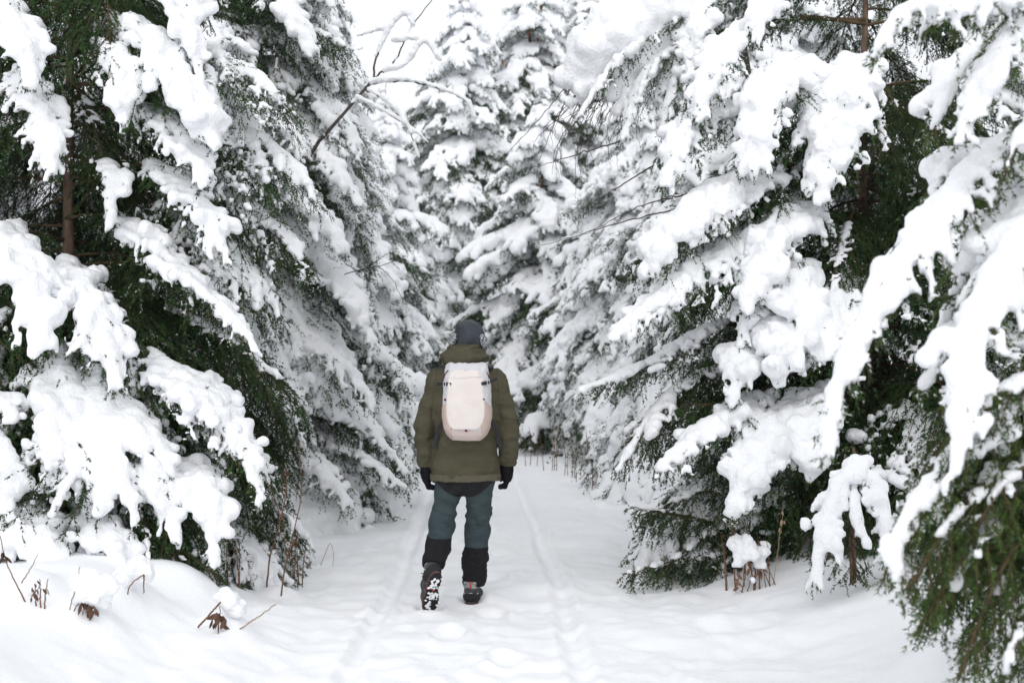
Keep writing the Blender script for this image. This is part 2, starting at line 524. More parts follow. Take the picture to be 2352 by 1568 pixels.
            P.append(c + tt * a_[:, :1] + s_ * a_[:, 1:] + nn * r0 * 0.55); R.append(r0 * rng.uniform(0.65, 1.05, ne)); kp.append(np.ones(ne, bool))
        P = np.concatenate(P); R = np.concatenate(R); K = np.concatenate(kp)
        P, R = P[K], R[K]
        if len(P):                      # drop lone specks
            c_ = np.floor(P / 0.055).astype(int); c_ -= c_.min(0) - 1
            H_ = np.zeros(c_.max(0) + 2, int); np.add.at(H_, tuple(c_.T), 1)
            tot = sum(H_[c_[:, 0] + a, c_[:, 1] + b, c_[:, 2] + c] for a in (-1, 0, 1) for b in (-1, 0, 1) for c in (-1, 0, 1))
            ok = tot >= (9 if det.wood > 2 else 5)
            P, R = P[ok], R[ok]
    else:
        P = np.zeros((0, 3)); R = np.zeros(0)
    return (vA, qA), N3, (P, R)

def bough_meshes(axis, width, seed, load, det, needle_mat, origin=None, **kw):
    rng = np.random.RandomState(seed)
    (vA, qA), N3, (P, R) = bough_geo(axis, width, rng, load, det, **kw)
    o = np.zeros(3) if origin is None else np.asarray(origin)
    wood = new_mesh('bough', vA - o, qA, True, [M_TWIG])
    pw = (vnoise3(N3[:, 0] * 7.0, 11) > 0.15) & (rng.rand(len(N3)) < (0.30 if load > 1.6 and det.wood == 3 else 0.15 if load > 1.0 else 0.12 if load > 0.72 else 0.03))
    nd = new_mesh('needles', N3.reshape(-1, 3) - o, np.arange(len(N3) * 3).reshape(-1, 3), False, [needle_mat, M_SNOW], pw.astype(np.int32))
    sn = None
    if len(P) > 3:
        sn = blob_mesh('snow', P - o, np.maximum(R, det.vox * 0.8), det.vox, rng, M_SNOW)
    return wood, nd, sn

def put_bough(tree, meshes, loc=(0, 0, 0), rotz=0.0, scale=1.0, flip=False, tilt=0.0):
    wood, nd, sn = meshes
    b = add('bough', wood, tree)
    b.location = loc
    b.rotation_euler = (0, tilt, rotz)
    b.scale = (scale, -scale if flip else scale, scale)
    add('needles', nd, b, kind='stuff')
    if sn is not None:
        add('snow', sn, b, kind='stuff')
    return b

def droop_axis(L, p0, p1, rng, n=30, curve=1.0):
    """axis from the origin along +X, pitch going from p0 to p1 degrees"""
    s = np.linspace(0, 1, n)
    pit = np.radians(p0 + (p1 - p0) * s ** curve)
    yaw = np.radians(rng.uniform(-14, 14)) * s
    d = np.stack([np.cos(pit) * np.cos(yaw), np.cos(pit) * np.sin(yaw), np.sin(pit)], 1) * (L / n)
    return np.cumsum(np.vstack([[0, 0, 0], d]), 0)

LIB = {}
def library(key, det, lens, loads, count, nmat, base, tmin=0.40):
    out = []
    for i in range(count):
        rng = np.random.RandomState(base + i)
        L = lens[i % len(lens)]
        ld, cv, pl = loads[i % len(loads)]
        ax = droop_axis(L, rng.uniform(-6, 16), rng.uniform(-74, -36), rng, curve=rng.uniform(0.6, 1.1))
        out.append((L, ld, bough_meshes(ax, L * rng.uniform(0.33, 0.46), base + i, ld, det, nmat, cover=cv, pillow=pl, tmin=tmin)))
    LIB[key] = out
DEEP = (2.05, 0.99, 2.0)
HEAVY, MED, LIGHT, BARE = (1.45, 0.90, 1.4), (1.15, 0.80, 1.0), (0.7, 0.42, 0.1), (0.5, 0.22, 0.0)
library('near', D_NEAR, (1.5, 0.95, 1.9), (HEAVY, LIGHT, MED, BARE, HEAVY, LIGHT, MED), 21, M_NEEDLE, 100)
library('mid', D_MID, (1.5, 0.95, 1.9, 0.6), (HEAVY, DEEP, DEEP, MED, HEAVY, LIGHT, DEEP), 21, M_NEEDLE, 200, 0.24)
library('far', D_FAR, (1.5, 1.0, 1.9, 0.6), (DEEP, HEAVY, DEEP), 12, M_NEEDLE, 300, 0.18)

def trunk_mesh(H, r0, rng, lean=(0, 0), base=-0.1, n=26, sides=10):
    z = np.linspace(base, H, n)
    x = lean[0] * z / H + 0.02 * np.sin(z * 1.3 + rng.uniform(0, 6))
    y = lean[1] * z / H + 0.02 * np.sin(z * 1.1 + rng.uniform(0, 6))
    P = np.stack([x, y, z], 1)
    r = r0 * (1 - 0.93 * (z - base) / (H - base)) * (1 + 0.3 * np.exp(-(z - base) / 0.25))
    v, q = tubes([P], [r], sides)
    return new_mesh('trunk', v, q, True, [M_BARK]), P

def spruce(label, x, y, H, R, r0, lib, seed, zlo=0.10, dz=0.30, per=5, lean=(0, 0), power=0.75, want=(0, 9), back=True, skip=None, pick=None, group='snow laden spruces along the path', name='spruce_tree', tiltj=10, ztop=None):
    rng = np.random.RandomState(seed)
    g0 = gz(x, y)
    t = thing(name, label, 'tree', (x, y, g0), group)
    tm, P = trunk_mesh(H, r0, rng, lean)
    add('trunk', tm, t)
    L_ = LIB[lib]
    z = zlo; nb = 0
    while z < H - 0.1 and nb < 290:
        prof = (1 - z / H) ** power
        Lr = max(R * prof, 0.16)
        k = max(3, per + rng.randint(-1, 2)) if Lr > 0.3 else 4
        a0 = rng.uniform(0, 2 * PI)
        for j in range(k):
            a = a0 + 2 * PI * j / k + rng.uniform(-0.35, 0.35)
            zz = z + rng.uniform(-0.5, 0.5) * dz
            Lw = Lr * (rng.uniform(0.62, 1.22) if lib == 'far' else rng.uniform(0.78, 1.15))
            if skip and skip(a, zz): continue
            pk = pick(a, zz) if pick else None
            if pk: Lw *= 0.72
            wl, wh = pk or want
            cand = [c for c in L_ if wl <= c[1] <= wh] or L_
            cand = sorted(cand, key=lambda c: abs(math.log(c[0] * 0.80 / Lw)) + rng.uniform(0, 0.55))
            L0, ld, ms = cand[0]
            px_ = np.interp(zz, P[:, 2], P[:, 0]); py_ = np.interp(zz, P[:, 2], P[:, 1])
            put_bough(t, ms, (px_, py_, zz + 0.25 * Lw), a, Lw / (L0 * 0.80), rng.rand() < 0.5, math.radians(rng.uniform(-tiltj, tiltj)))
            nb += 1
        z += dz * (0.75 + 0.5 * rng.rand()) * (1.0 if Lr > 0.5 else 0.7)
    return t

def hand_bough(tree, tx, ty, pts, width_px, load, det, seed, nmat=None, cover=0.9, pillow=1.3, hang=0.7, rise=0.12, u0=0.12, tmin=0.42, lmul=1.0):
    """a bough through given points: pts = [(px, py, Y), ...] from shoulder to tip"""
    W = [at(*p) for p in pts]
    sh = W[0]
    root = np.array([tx, ty, sh[2] + rise])
    span = np.linalg.norm((sh - root)[:2])
    mid = root * 0.45 + sh * 0.55; mid[2] += 0.06 * span
    ax = spline([root, mid] + W, 40)
    wd = width_px / F * pts[0][2] * 0.5 * 1.5
    tmin = max(0.05, np.linalg.norm(sh - root) / (np.linalg.norm(sh - root) + sum(np.linalg.norm(W[i + 1] - W[i]) for i in range(len(W) - 1))) - 0.10)
    o = np.array(tree.location)
    ms = bough_meshes(ax, wd, seed, (0.35 + load * 0.60 + (0.35 if load > 1.55 else 0)) * lmul, det, nmat or M_NEEDLE, origin=o, cover=cover, pillow=pillow, hang=hang, u0=u0, tmin=tmin)
    return put_bough(tree, ms)

# ------------------------------------------------------------------ the spruces
face = lambda a, z: False
# left front spruce
def cam_side(a, w):
    """is the bough pointing back along the path, within w radians"""
    return abs((a + PI / 2 + PI) % (2 * PI) - PI) < w
T1 = spruce('front left snow laden spruce with a thin bare brown trunk', -3.15, 9.0, 5.3, 1.75, 0.065, 'near', 11,
            zlo=0.3, dz=0.28, per=7, lean=(0.10, 0), power=0.30, skip=lambda a, z: cam_side(a, 0.6) and (2.0 < z < 2.95 or z > 3.7) or (cam_side(a, 0.4) and z > 2.0) or (cam_side(a, 0.95) and 1.6 < z < 2.55),
            pick=lambda a, z: (0.65, 0.75) if cam_side(a, 0.9) and 1.9 < z < 3.1 else (0, 0.75) if math.sin(a) > 0.1 and z > 1.6 else None)
T2 = spruce('dense dark left spruce whose low boughs reach the path', -2.95, 12.6, 6.6, 2.05, 0.10, 'mid', 12, zlo=0.35, dz=0.27, per=8, power=0.46,
            pick=lambda a, z: (0, 0.75) if cam_side(a, 0.8) and (1.9 < z < 2.8 or 4.2 < z < 5.4) else None)
spruce('slim white spruce rising behind the dense dark left one', -2.75, 17.5, 7.4, 1.8, 0.09, 'mid', 13, dz=0.27, per=7)
spruce('small pointed white spruce farthest back on the left of the path', -2.35, 24.0, 6.6, 1.5, 0.08, 'far', 14, dz=0.27, per=7)
spruce('snowy spruce in the far gap left of the hiker, below the patch of sky', -1.9, 29.0, 6.9, 1.7, 0.08, 'far', 15, dz=0.27, per=7)
# far group at the bend of the path
spruce('tall pointed far spruce left of the cone bearing one', -1.1, 28.5, 10.4, 2.4, 0.12, 'far', 16, dz=0.29, per=8, power=0.8)
TB = spruce('tallest far spruce with rusty brown cones in its top', 0.4, 30.0, 11.9, 2.6, 0.13, 'far', 17, dz=0.29, per=8, power=0.8)
spruce('far spruce with its dark top showing beside the large overhanging snow clump', 1.8, 31.0, 11.9, 2.4, 0.12, 'far', 18, dz=0.29, per=8, power=0.8)
spruce('low wide white spruce filling the gap right of the far bend', 1.85, 22.5, 5.6, 2.0, 0.08, 'far', 24, dz=0.26, per=8, want=(1.1, 9))
spruce('pale far spruce closing the path between the two tall pointed ones', -0.35, 33.0, 8.6, 2.4, 0.1, 'far', 25, dz=0.30, per=8, want=(1.1, 9))
spruce('bushy white spruce standing straight behind the hiker', 0.55, 24.0, 6.6, 2.1, 0.09, 'far', 19, dz=0.27, per=7)
# right side row
spruce('white spruce on the right of the far path, its skirt over dry stalks', 2.5, 20.5, 7.8, 2.1, 0.1, 'mid', 20, dz=0.27, per=8, want=(1.1, 9))
T7 = spruce('snowy spruce behind the front right one, boughs sweeping to the path', 2.92, 14.6, 6.8, 2.05, 0.10, 'mid', 21, dz=0.27, per=8, power=0.6, want=(1.1, 9))
T8 = spruce('large front right spruce with dark hollow and bare reddish trunk', 2.68, 9.7, 5.5, 1.8, 0.065, 'near', 22, zlo=0.3, dz=0.28, per=7, power=0.42,
            skip=lambda a, z: (cam_side(a, 0.7) and z > 3.25) or (math.cos(a) < -0.3 and z > 3.3),
            pick=lambda a, z: (0, 0.75) if (math.sin(a) > 0.0 and z > 1.5) or (cam_side(a, 0.75) and 1.9 < z < 3.4) or (math.cos(a) < 0 and 0.8 < z < 1.4) else None)
T9 = spruce('nearest spruce at the right edge, blurred, its trunk outside the picture', 2.75, 4.9, 4.2, 1.25, 0.07, 'near', 23, zlo=0.4, dz=0.34, per=5, want=(0.0, 0.8), power=0.5,
            skip=lambda a, z: math.cos(a) < -0.2)
# trees closing the wood behind the front row
for i, (bx, by, bh, lab) in enumerate((
        (-5.2, 11, 9, 'snowy spruce in shade between the two front left spruces'), (-5.6, 15, 10, 'dim spruce behind the dense dark left spruce'),
        (-5.2, 20, 10, 'deep wood spruce behind the slim white left spruce'), (-4.6, 27, 9.5, 'far left wood spruce beyond the small pointed one'),
        (5.4, 12.5, 10, 'shaded spruce behind the bare reddish trunk on the right'), (5.0, 17.5, 10, 'wood spruce behind the sweeping right spruce'),
        (4.5, 25, 10.5, 'far wood spruce beyond the white right spruce'), (-5.4, 34, 10, 'farthest wood spruce on the left, past the bend'), (6.2, 33, 11, 'farthest wood spruce on the right, past the bend'))):
    spruce(lab, bx, by, bh * 0.68, 2.1, 0.11, 'far', 40 + i, dz=0.45, per=6, group='spruces deep in the wood')

# hand placed boughs of the near trees: shoulder ... tip in photo pixels and metres
def many(tree, tx, ty, rows, det, seed, nmat=None, lmul=1.0):
    for i, (pts, wpx, load, cov) in enumerate(rows):
        hand_bough(tree, tx, ty, pts, wpx, load, det, seed + i, nmat, cover=cov, pillow=1.6 if load > 1.1 else 0.6, lmul=lmul if load > 0.95 else 1.0)
many(T1, -3.15, 9.0, [
    ([(15, 20, 8.2), (50, 90, 7.9), (75, 200, 7.7)], 120, 1.4, 0.95),
    ([(60, 190, 8.1), (100, 280, 7.9), (120, 400, 7.7)], 140, 1.4, 0.95),
    ([(250, 70, 8.5), (275, 130, 8.2), (285, 290, 8.0)], 110, 1.5, 0.97),
    ([(320, 75, 8.4), (400, 160, 8.1), (490, 330, 7.9)], 150, 1.6, 0.97),
    ([(400, -40, 8.4), (440, 60, 8.2), (455, 180, 8.1)], 100, 1.4, 0.9),
    ([(360, 270, 8.4), (430, 330, 8.1), (470, 430, 7.9)], 130, 1.3, 0.9),
    ([(390, 400, 8.4), (460, 470, 8.1), (520, 590, 7.9)], 150, 1.2, 0.8),
    ([(255, 390, 8.3), (255, 430, 8.2), (250, 520, 8.1)], 70, 1.3, 0.95),
    ([(0, 560, 8.0), (60, 620, 7.7), (100, 790, 7.5)], 190, 1.7, 0.98),
    ([(150, 630, 8.1), (210, 700, 7.8), (270, 890, 7.6)], 150, 1.5, 0.97),
    ([(300, 520, 8.4), (400, 610, 8.1), (500, 700, 7.9)], 110, 1.2, 0.85),
    ([(420, 640, 8.3), (510, 700, 8.0), (590, 810, 7.8)], 150, 1.0, 0.7),
    ([(150, 850, 8.0), (170, 960, 7.7), (220, 1170, 7.5)], 220, 1.7, 0.98),
    ([(250, 900, 8.0), (340, 1000, 7.7), (400, 1100, 7.6)], 140, 1.4, 0.93),
    ([(330, 1040, 7.8), (370, 1120, 7.6), (410, 1250, 7.4)], 130, 1.5, 0.97),
    ([(380, 840, 8.1), (470, 920, 7.8), (560, 1050, 7.7)], 160, 1.4, 0.9),
    ([(470, 900, 8.1), (540, 990, 7.8), (600, 1150, 7.6)], 150, 1.2, 0.85),
    ([(440, 1090, 7.8), (480, 1160, 7.6), (490, 1300, 7.4)], 120, 1.4, 0.92),
    ([(60, 1190, 7.7), (110, 1240, 7.4), (140, 1350, 7.2)], 200, 1.7, 0.98),
    ([(220, 1180, 7.7), (260, 1240, 7.4), (290, 1340, 7.2)], 150, 1.5, 0.97),
    ([(-40, 960, 7.8), (0, 1050, 7.5), (25, 1200, 7.3)], 110, 1.5, 0.98),
    ([(520, 1040, 8.9), (580, 1090, 8.8), (640, 1150, 8.7)], 130, 1.2, 0.85),
    ([(350, 1200, 7.8), (430, 1270, 7.6), (520, 1340, 7.5)], 150, 0.6, 0.35),
    ([(560, 1110, 8.9), (620, 1150, 8.8), (680, 1210, 8.75)], 130, 0.9, 0.6),
    ([(300, 1130, 7.8), (330, 1220, 7.5), (350, 1350, 7.3)], 120, 0.5, 0.3),
], D_NEAR, 1000)
many(T2, -2.95, 12.6, [
    ([(490, 170, 11.8), (515, 230, 11.5), (520, 350, 11.3)], 120, 1.5, 0.95),
    ([(570, 200, 11.8), (640, 260, 11.5), (700, 350, 11.3)], 150, 1.5, 0.95),
    ([(620, -20, 11.8), (680, 40, 11.6), (720, 120, 11.4)], 130, 1.5, 0.95),
    ([(600, 400, 11.7), (700, 460, 11.4), (790, 570, 11.2)], 170, 1.6, 0.95),
    ([(690, 310, 12.0), (760, 370, 11.7), (830, 470, 11.5)], 130, 1.4, 0.92),
    ([(530, 500, 11.6), (555, 540, 11.4), (560, 620, 11.2)], 110, 1.3, 0.93),
    ([(720, 600, 11.8), (800, 670, 11.5), (860, 790, 11.3)], 140, 1.5, 0.93),
    ([(690, 760, 11.7), (780, 830, 11.4), (860, 930, 11.3)], 150, 1.4, 0.9),
    ([(590, 760, 11.6), (650, 830, 11.3), (700, 930, 11.2)], 140, 1.2, 0.85),
    ([(560, 620, 11.6), (600, 700, 11.3), (630, 780, 11.2)], 90, 1.0, 0.75),
    ([(740, 900, 11.9), (840, 980, 11.7), (940, 1090, 11.6)], 150, 1.1, 0.75),
    ([(660, 1020, 11.6), (740, 1070, 11.3), (800, 1160, 11.1)], 150, 1.2, 0.8),
    ([(560, 1010, 11.6), (620, 1060, 11.3), (650, 1150, 11.1)], 120, 1.2, 0.85),
    ([(760, 1010, 11.8), (850, 1060, 11.5), (930, 1120, 11.4)], 130, 1.0, 0.65),
], D_MID, 1100)
many(T8, 2.68, 9.7, [
    ([(1830, 170, 9.0), (1770, 210, 8.7), (1720, 390, 8.5)], 170, 1.6, 0.97),
    ([(1935, 170, 9.0), (1910, 230, 8.7), (1890, 430, 8.5)], 190, 1.8, 0.98),
    ([(1640, 260, 9.2), (1570, 310, 8.9), (1520, 430, 8.7)], 150, 1.4, 0.93),
    ([(1720, 60, 9.3), (1640, 130, 9.0), (1600, 270, 8.8)], 150, 1.4, 0.93),
    ([(1800, -30, 9.2), (1760, 10, 9.0), (1740, 90, 8.9)], 130, 1.4, 0.95),
    ([(1650, 440, 9.0), (1580, 500, 8.7), (1490, 620, 8.5)], 190, 1.7, 0.97),
    ([(1760, 420, 9.0), (1700, 460, 8.8), (1640, 540, 8.6)], 90, 1.2, 0.9),
    ([(1720, 540, 9.0), (1600, 620, 8.7), (1400, 780, 8.4)], 170, 1.5, 0.95),
    ([(1810, 510, 8.9), (1760, 580, 8.6), (1710, 710, 8.4)], 150, 1.6, 0.97),
    ([(1800, 640, 8.8), (1840, 700, 8.5), (1890, 830, 8.3)], 130, 1.6, 0.98),
    ([(1740, 690, 8.8), (1715, 730, 8.6), (1700, 800, 8.5)], 90, 1.3, 0.95),
    ([(1790, 750, 8.7), (1790, 800, 8.4), (1785, 890, 8.3)], 110, 1.6, 0.98),
    ([(1730, 790, 8.8), (1700, 840, 8.5), (1680, 940, 8.4)], 110, 1.5, 0.95),
    ([(1720, 930, 8.7), (1620, 990, 8.4), (1510, 1080, 8.2)], 160, 1.4, 0.9),
    ([(1800, 960, 8.6), (1740, 1040, 8.3), (1680, 1180, 8.1)], 170, 1.6, 0.96),
    ([(1870, 930, 8.6), (1870, 1000, 8.3), (1860, 1100, 8.2)], 130, 1.6, 0.97),
    ([(1620, 760, 9.1), (1500, 830, 8.9), (1330, 900, 8.7)], 170, 0.9, 0.6),
    ([(1600, 870, 9.0), (1500, 950, 8.8), (1420, 1080, 8.6)], 170, 0.9, 0.55),
    ([(1900, 1175, 9.3), (1700, 1205, 9.0), (1580, 1185, 8.8), (1460, 1165, 8.6)], 200, 0.4, 0.25),
    ([(1850, 1250, 9.3), (1650, 1265, 8.9), (1430, 1318, 8.6)], 170, 0.5, 0.35),
    ([(1720, 1130, 9.2), (1600, 1130, 9.0), (1490, 1180, 8.9)], 150, 0.5, 0.35),
    ([(1700, 1190, 9.0), (1620, 1230, 8.8), (1540, 1290, 8.7)], 120, 0.9, 0.5),
    ([(1800, 870, 9.0), (1690, 920, 8.8), (1570, 930, 8.6)], 190, 0.3, 0.1),
    ([(1640, 40, 9.9), (1560, 140, 9.7), (1520, 310, 9.6)], 120, 1.2, 0.9),
    ([(1600, 90, 9.8), (1480, 170, 9.65), (1430, 330, 9.55)], 110, 1.0, 0.8),
    ([(1580, 30, 9.8), (1420, 140, 9.6), (1330, 270, 9.5)], 110, 0.9, 0.75),
    ([(1660, -40, 9.8), (1600, 60, 9.6), (1580, 190, 9.5)], 120, 1.4, 0.92),
], D_NEAR, 1200)
many(T9, 2.75, 4.9, [
    ([(2400, 300, 4.8), (2250, 380, 4.6), (2080, 600, 4.4), (1940, 850, 4.3), (1895, 1050, 4.25)], 165, 1.25, 0.97),
    ([(2480, 430, 4.6), (2320, 580, 4.3), (2235, 800, 4.1), (2200, 1060, 4.0)], 185, 1.45, 0.98),
    ([(2430, -40, 4.6), (2250, 10, 4.4), (2080, 30, 4.3), (2010, 130, 4.25)], 170, 1.1, 0.92),
    ([(2400, 40, 4.5), (2300, 110, 4.4), (2200, 330, 4.3)], 150, 1.0, 0.85),
    ([(2500, 180, 4.5), (2380, 250, 4.3), (2300, 420, 4.2)], 150, 0.6, 0.45),
    ([(2420, 620, 4.6), (2230, 730, 4.5), (2120, 900, 4.4)], 150, 0.7, 0.5),
    ([(2420, 900, 4.4), (2230, 1020, 4.2), (2080, 1200, 4.1), (2060, 1390, 4.05)], 200, 0.8, 0.55),
    ([(2440, 1020, 4.3), (2300, 1120, 4.1), (2200, 1300, 4.0), (2110, 1440, 4.0)], 200, 0.3, 0.15),
    ([(2480, 1150, 4.3), (2340, 1250, 4.0), (2260, 1400, 3.95), (2200, 1560, 3.9)], 200, 0.35, 0.2),
    ([(2500, 1280, 4.2), (2400, 1360, 4.0), (2330, 1480, 3.9), (2290, 1600, 3.9)], 180, 0.6, 0.4),
], D_FRONT, 1300, M_NEEDLE_NEAR, 0.92)
r9 = np.random.RandomState(90)
rows9 = []
for k in range(22):
    y1 = r9.uniform(1120, 1600); xl = np.interp(y1, [1050, 1390, 1440, 1600], [2090, 2065, 2110, 2230])
    x1 = xl + abs(r9.normal(0, 110)); Y1 = r9.uniform(3.95, 4.7)
    rows9.append(([(x1 + r9.uniform(200, 300), y1 - r9.uniform(260, 380), Y1 + 0.25), (x1 + r9.uniform(80, 130), y1 - r9.uniform(150, 210), Y1 + 0.1), (x1, y1, Y1)], 230, r9.choice([0.3, 0.5, 0.7]), r9.uniform(0.12, 0.45)))
for k in range(10):
    y1 = r9.uniform(300, 1000); x1 = r9.uniform(2130, 2340); Y1 = r9.uniform(4.6, 5.2)
    rows9.append(([(x1 + r9.uniform(150, 260), y1 - r9.uniform(160, 260), Y1 + 0.2), (x1 + r9.uniform(40, 90), y1 - r9.uniform(80, 140), Y1 + 0.1), (x1, y1, Y1)], 190, r9.choice([0.6, 0.9, 1.1]), r9.uniform(0.4, 0.8)))
many(T9, 2.75, 4.9, rows9, D_FRONT, 1350, M_NEEDLE_NEAR)

# ------------------------------------------------------------------ bare birch bent under a huge clump, leaning sapling, twigs
def px_path(pts, n=24):
    return spline([at(*p) for p in pts], n)

def bare_tree(name, label, cat, base, paths, r0, snow, group=None, mat=None, h=0.022, sharp=4.0, seed=1, rough=0.85, snow_name='snow'):
    """paths: list of (points in px/py/Y, base radius, tip radius, is_main)"""
    rng = np.random.RandomState(seed)
    t = thing(name, label, cat, base, group)
    o = np.array(base)
    main = [p for p in paths if p[3]]; rest = [p for p in paths if not p[3]]
    for nm, lst in (('stem', main), ('branch', rest)):
        for pts, ra, rb, _ in lst:
            P = px_path(pts, 26)
            P = P + rng.normal(0, 0.004, P.shape)
            v, q = tubes([P - o], [np.linspace(ra, rb, len(P))], 6)
            add(nm, new_mesh(nm, v, q, True, [mat or M_BIRCH]), t)
    if snow is not None:
        pts, rad = snow
        m = blob_mesh(snow_name, pts - o, rad, h, rng, M_SNOW, rough=rough, sharp=sharp)
        add(snow_name, m, t, kind='stuff')
    return t

def snow_on(path_list, rng, up=0.8):
    """balls of snow along pixel paths: (points, r0, r1, coverage)"""
    P, R = [], []
    for pts, r0, r1, cov in path_list:
        C = px_path(pts, 90)
        r = np.linspace(r0, r1, len(C)) * rng.uniform(0.8, 1.2, len(C))
        k = vnoise3(C * 7, rng.randint(40)) < cov * 2 - 1
        P.append((C + np.array([0, 0, 1.0]) * (r * up)[:, None])[k]); R.append(r[k])
    return np.concatenate(P), np.concatenate(R)

rngS = np.random.RandomState(77)
YS = 11.05
sap = [([(560, 1140, 12.9), (600, 800, 12.8), (660, 470, 12.4), (725, 335, 11.3), (745, 312, YS), (800, 248, YS), (858, 182, YS)], 0.030, 0.014, True),
       ([(858, 182, YS), (864, 130, YS), (890, 75, YS), (912, 45, YS), (935, 32, YS), (950, 60, YS)], 0.011, 0.004, False),
       ([(858, 182, YS), (895, 152, YS), (918, 120, YS), (945, 62, YS), (1000, -10, YS)], 0.010, 0.003, False),
       ([(850, 192, YS), (930, 185, YS), (1010, 205, YS), (1070, 232, YS), (1092, 272, YS)], 0.011, 0.004, False),
       ([(840, 205, YS), (890, 235, YS), (935, 290, YS), (962, 365, YS)], 0.009, 0.003, False),
       ([(880, 165, YS), (930, 150, YS), (975, 95, YS), (1010, 140, YS)], 0.006, 0.003, False),
       ([(820, 225, YS), (880, 255, YS), (950, 300, YS), (985, 330, YS)], 0.006, 0.002, False),
       ([(905, 95, YS), (960, 90, YS), (1000, 110, YS)], 0.005, 0.002, False),
       ([(895, 62, YS), (860, 72, YS), (820, 84, YS)], 0.004, 0.002, False)]
snS = snow_on([(sap[1][0][1:], 0.015, 0.021, 0.88), (sap[2][0][:-1], 0.013, 0.009, 0.45), (sap[3][0], 0.024, 0.015, 0.95), (sap[4][0], 0.019, 0.012, 0.8),
               (sap[5][0], 0.016, 0.021, 0.8), (sap[6][0], 0.018, 0.010, 0.8), (sap[7][0], 0.018, 0.014, 0.9), (sap[8][0], 0.017, 0.009, 0.8), (sap[0][0][4:], 0.009, 0.011, 0.3)], rngS)
b0 = at(560, 1150, 12.9); b0[2] = gz(b0[0], 12.9)
bare_tree('bare_sapling', 'leaning bare sapling with curls of snow against the pale sky', 'sapling', b0, sap, 0.03, snS, h=0.012, seed=3)

# huge clump: bent birch
YK = 9.9
kb = at(1690, 1130, 11.6); kb[2] = gz(kb[0], 11.6)
K = [([(1690, 1135, 11.6), (1730, 700, 11.6), (1720, 200, 11.4), (1660, -120, 11.1), (1560, -60, 10.8), (1450, 60, YK), (1350, 185, YK)], 0.045, 0.010, True)]
rk = np.random.RandomState(9)
for i in range(46):
    f = rk.uniform(0, 1)
    sx = 1560 - 250 * f + rk.uniform(-20, 40); sy = 60 + 130 * f + rk.uniform(-10, 40)
    ln = rk.uniform(120, 260); a = rk.uniform(0.05, 0.9)
    pts = [(sx, sy, YK), (sx - ln * 0.35 * a, sy + ln * 0.35, YK + rk.uniform(-0.1, 0.1)), (sx - ln * 0.75 * a - rk.uniform(0, 20), sy + ln * 0.75, YK - rk.uniform(0, 0.15)), (sx - ln * 0.85 * a, sy + ln, YK - 0.1)]
    K.append((pts, 0.004, 0.0014, False))
for a_, b_, c_ in (((1560, 190), (1420, 215), (1285, 275)), ((1600, 470), (1430, 510), (1240, 565)), ((1620, 440), (1480, 470), (1330, 545)), ((1500, 380), (1420, 430), (1300, 500)), ((1440, 320), (1340, 350), (1210, 390))):
    K.append(([(a_[0], a_[1], YK), (b_[0], b_[1], YK - 0.1), (c_[0], c_[1], YK - 0.2)], 0.007, 0.0015, False))
blobs = [(1322, 175, 34), (1345, 150, 46), (1380, 120, 64), (1420, 85, 78), (1465, 40, 88), (1510, -10, 90), (1560, -50, 80), (1400, 165, 42), (1440, 150, 50), (1480, 110, 55),
         (1520, 130, 44), (1545, 95, 52), (1575, 45, 60), (1610, 0, 62), (1650, -40, 60), (1560, 150, 40), (1600, 110, 40), (1330, 200, 22), (1362, 205, 20), (1500, 165, 34), (1640, 60, 40), (1535, 185, 22), (1310, 235, 14), (1318, 262, 11)]
P, R = [], []
for _ in range(70):
    f_ = rk.uniform(0, 1)
    P.append(at(1315 + 240 * f_, 205 - 60 * f_ * f_ + rk.uniform(-12, 26), YK + rk.uniform(-.16, .16))); R.append(rk.uniform(7, 17) / F * YK)
for x_, y_, r_ in blobs:
    for _ in range(6):
        P.append(at(x_ + rk.normal(0, r_ * 0.34), y_ + rk.normal(0, r_ * 0.26), YK + rk.normal(0, r_ * 0.36) / F * YK)); R.append(r_ * rk.uniform(0.40, 0.74) / F * YK)
bare_tree('bent_birch', 'birch bent under one huge lump of snow, thin twigs hanging below', 'birch', kb, K, 0.05, (np.array(P), np.array(R)), h=0.020, seed=4, rough=0.22)

# thin bare twig over the path at left
tb = at(700, 1130, 12.4); tb[2] = gz(tb[0], 12.4)
bare_tree('bare_shoot', 'thin bare shoot reaching out from the dark left spruce', 'shoot', tb,
          [([(700, 1130, 12.4), (690, 900, 12.3), (720, 680, 12.0), (800, 628, 11.6), (870, 612, 11.4), (935, 588, 11.3)], 0.012, 0.003, True),
           ([(870, 612, 11.4), (900, 640, 11.3), (925, 690, 11.3)], 0.004, 0.002, False), ([(830, 622, 11.5), (880, 590, 11.4), (915, 572, 11.4)], 0.004, 0.0015, False)], 0.012, None)

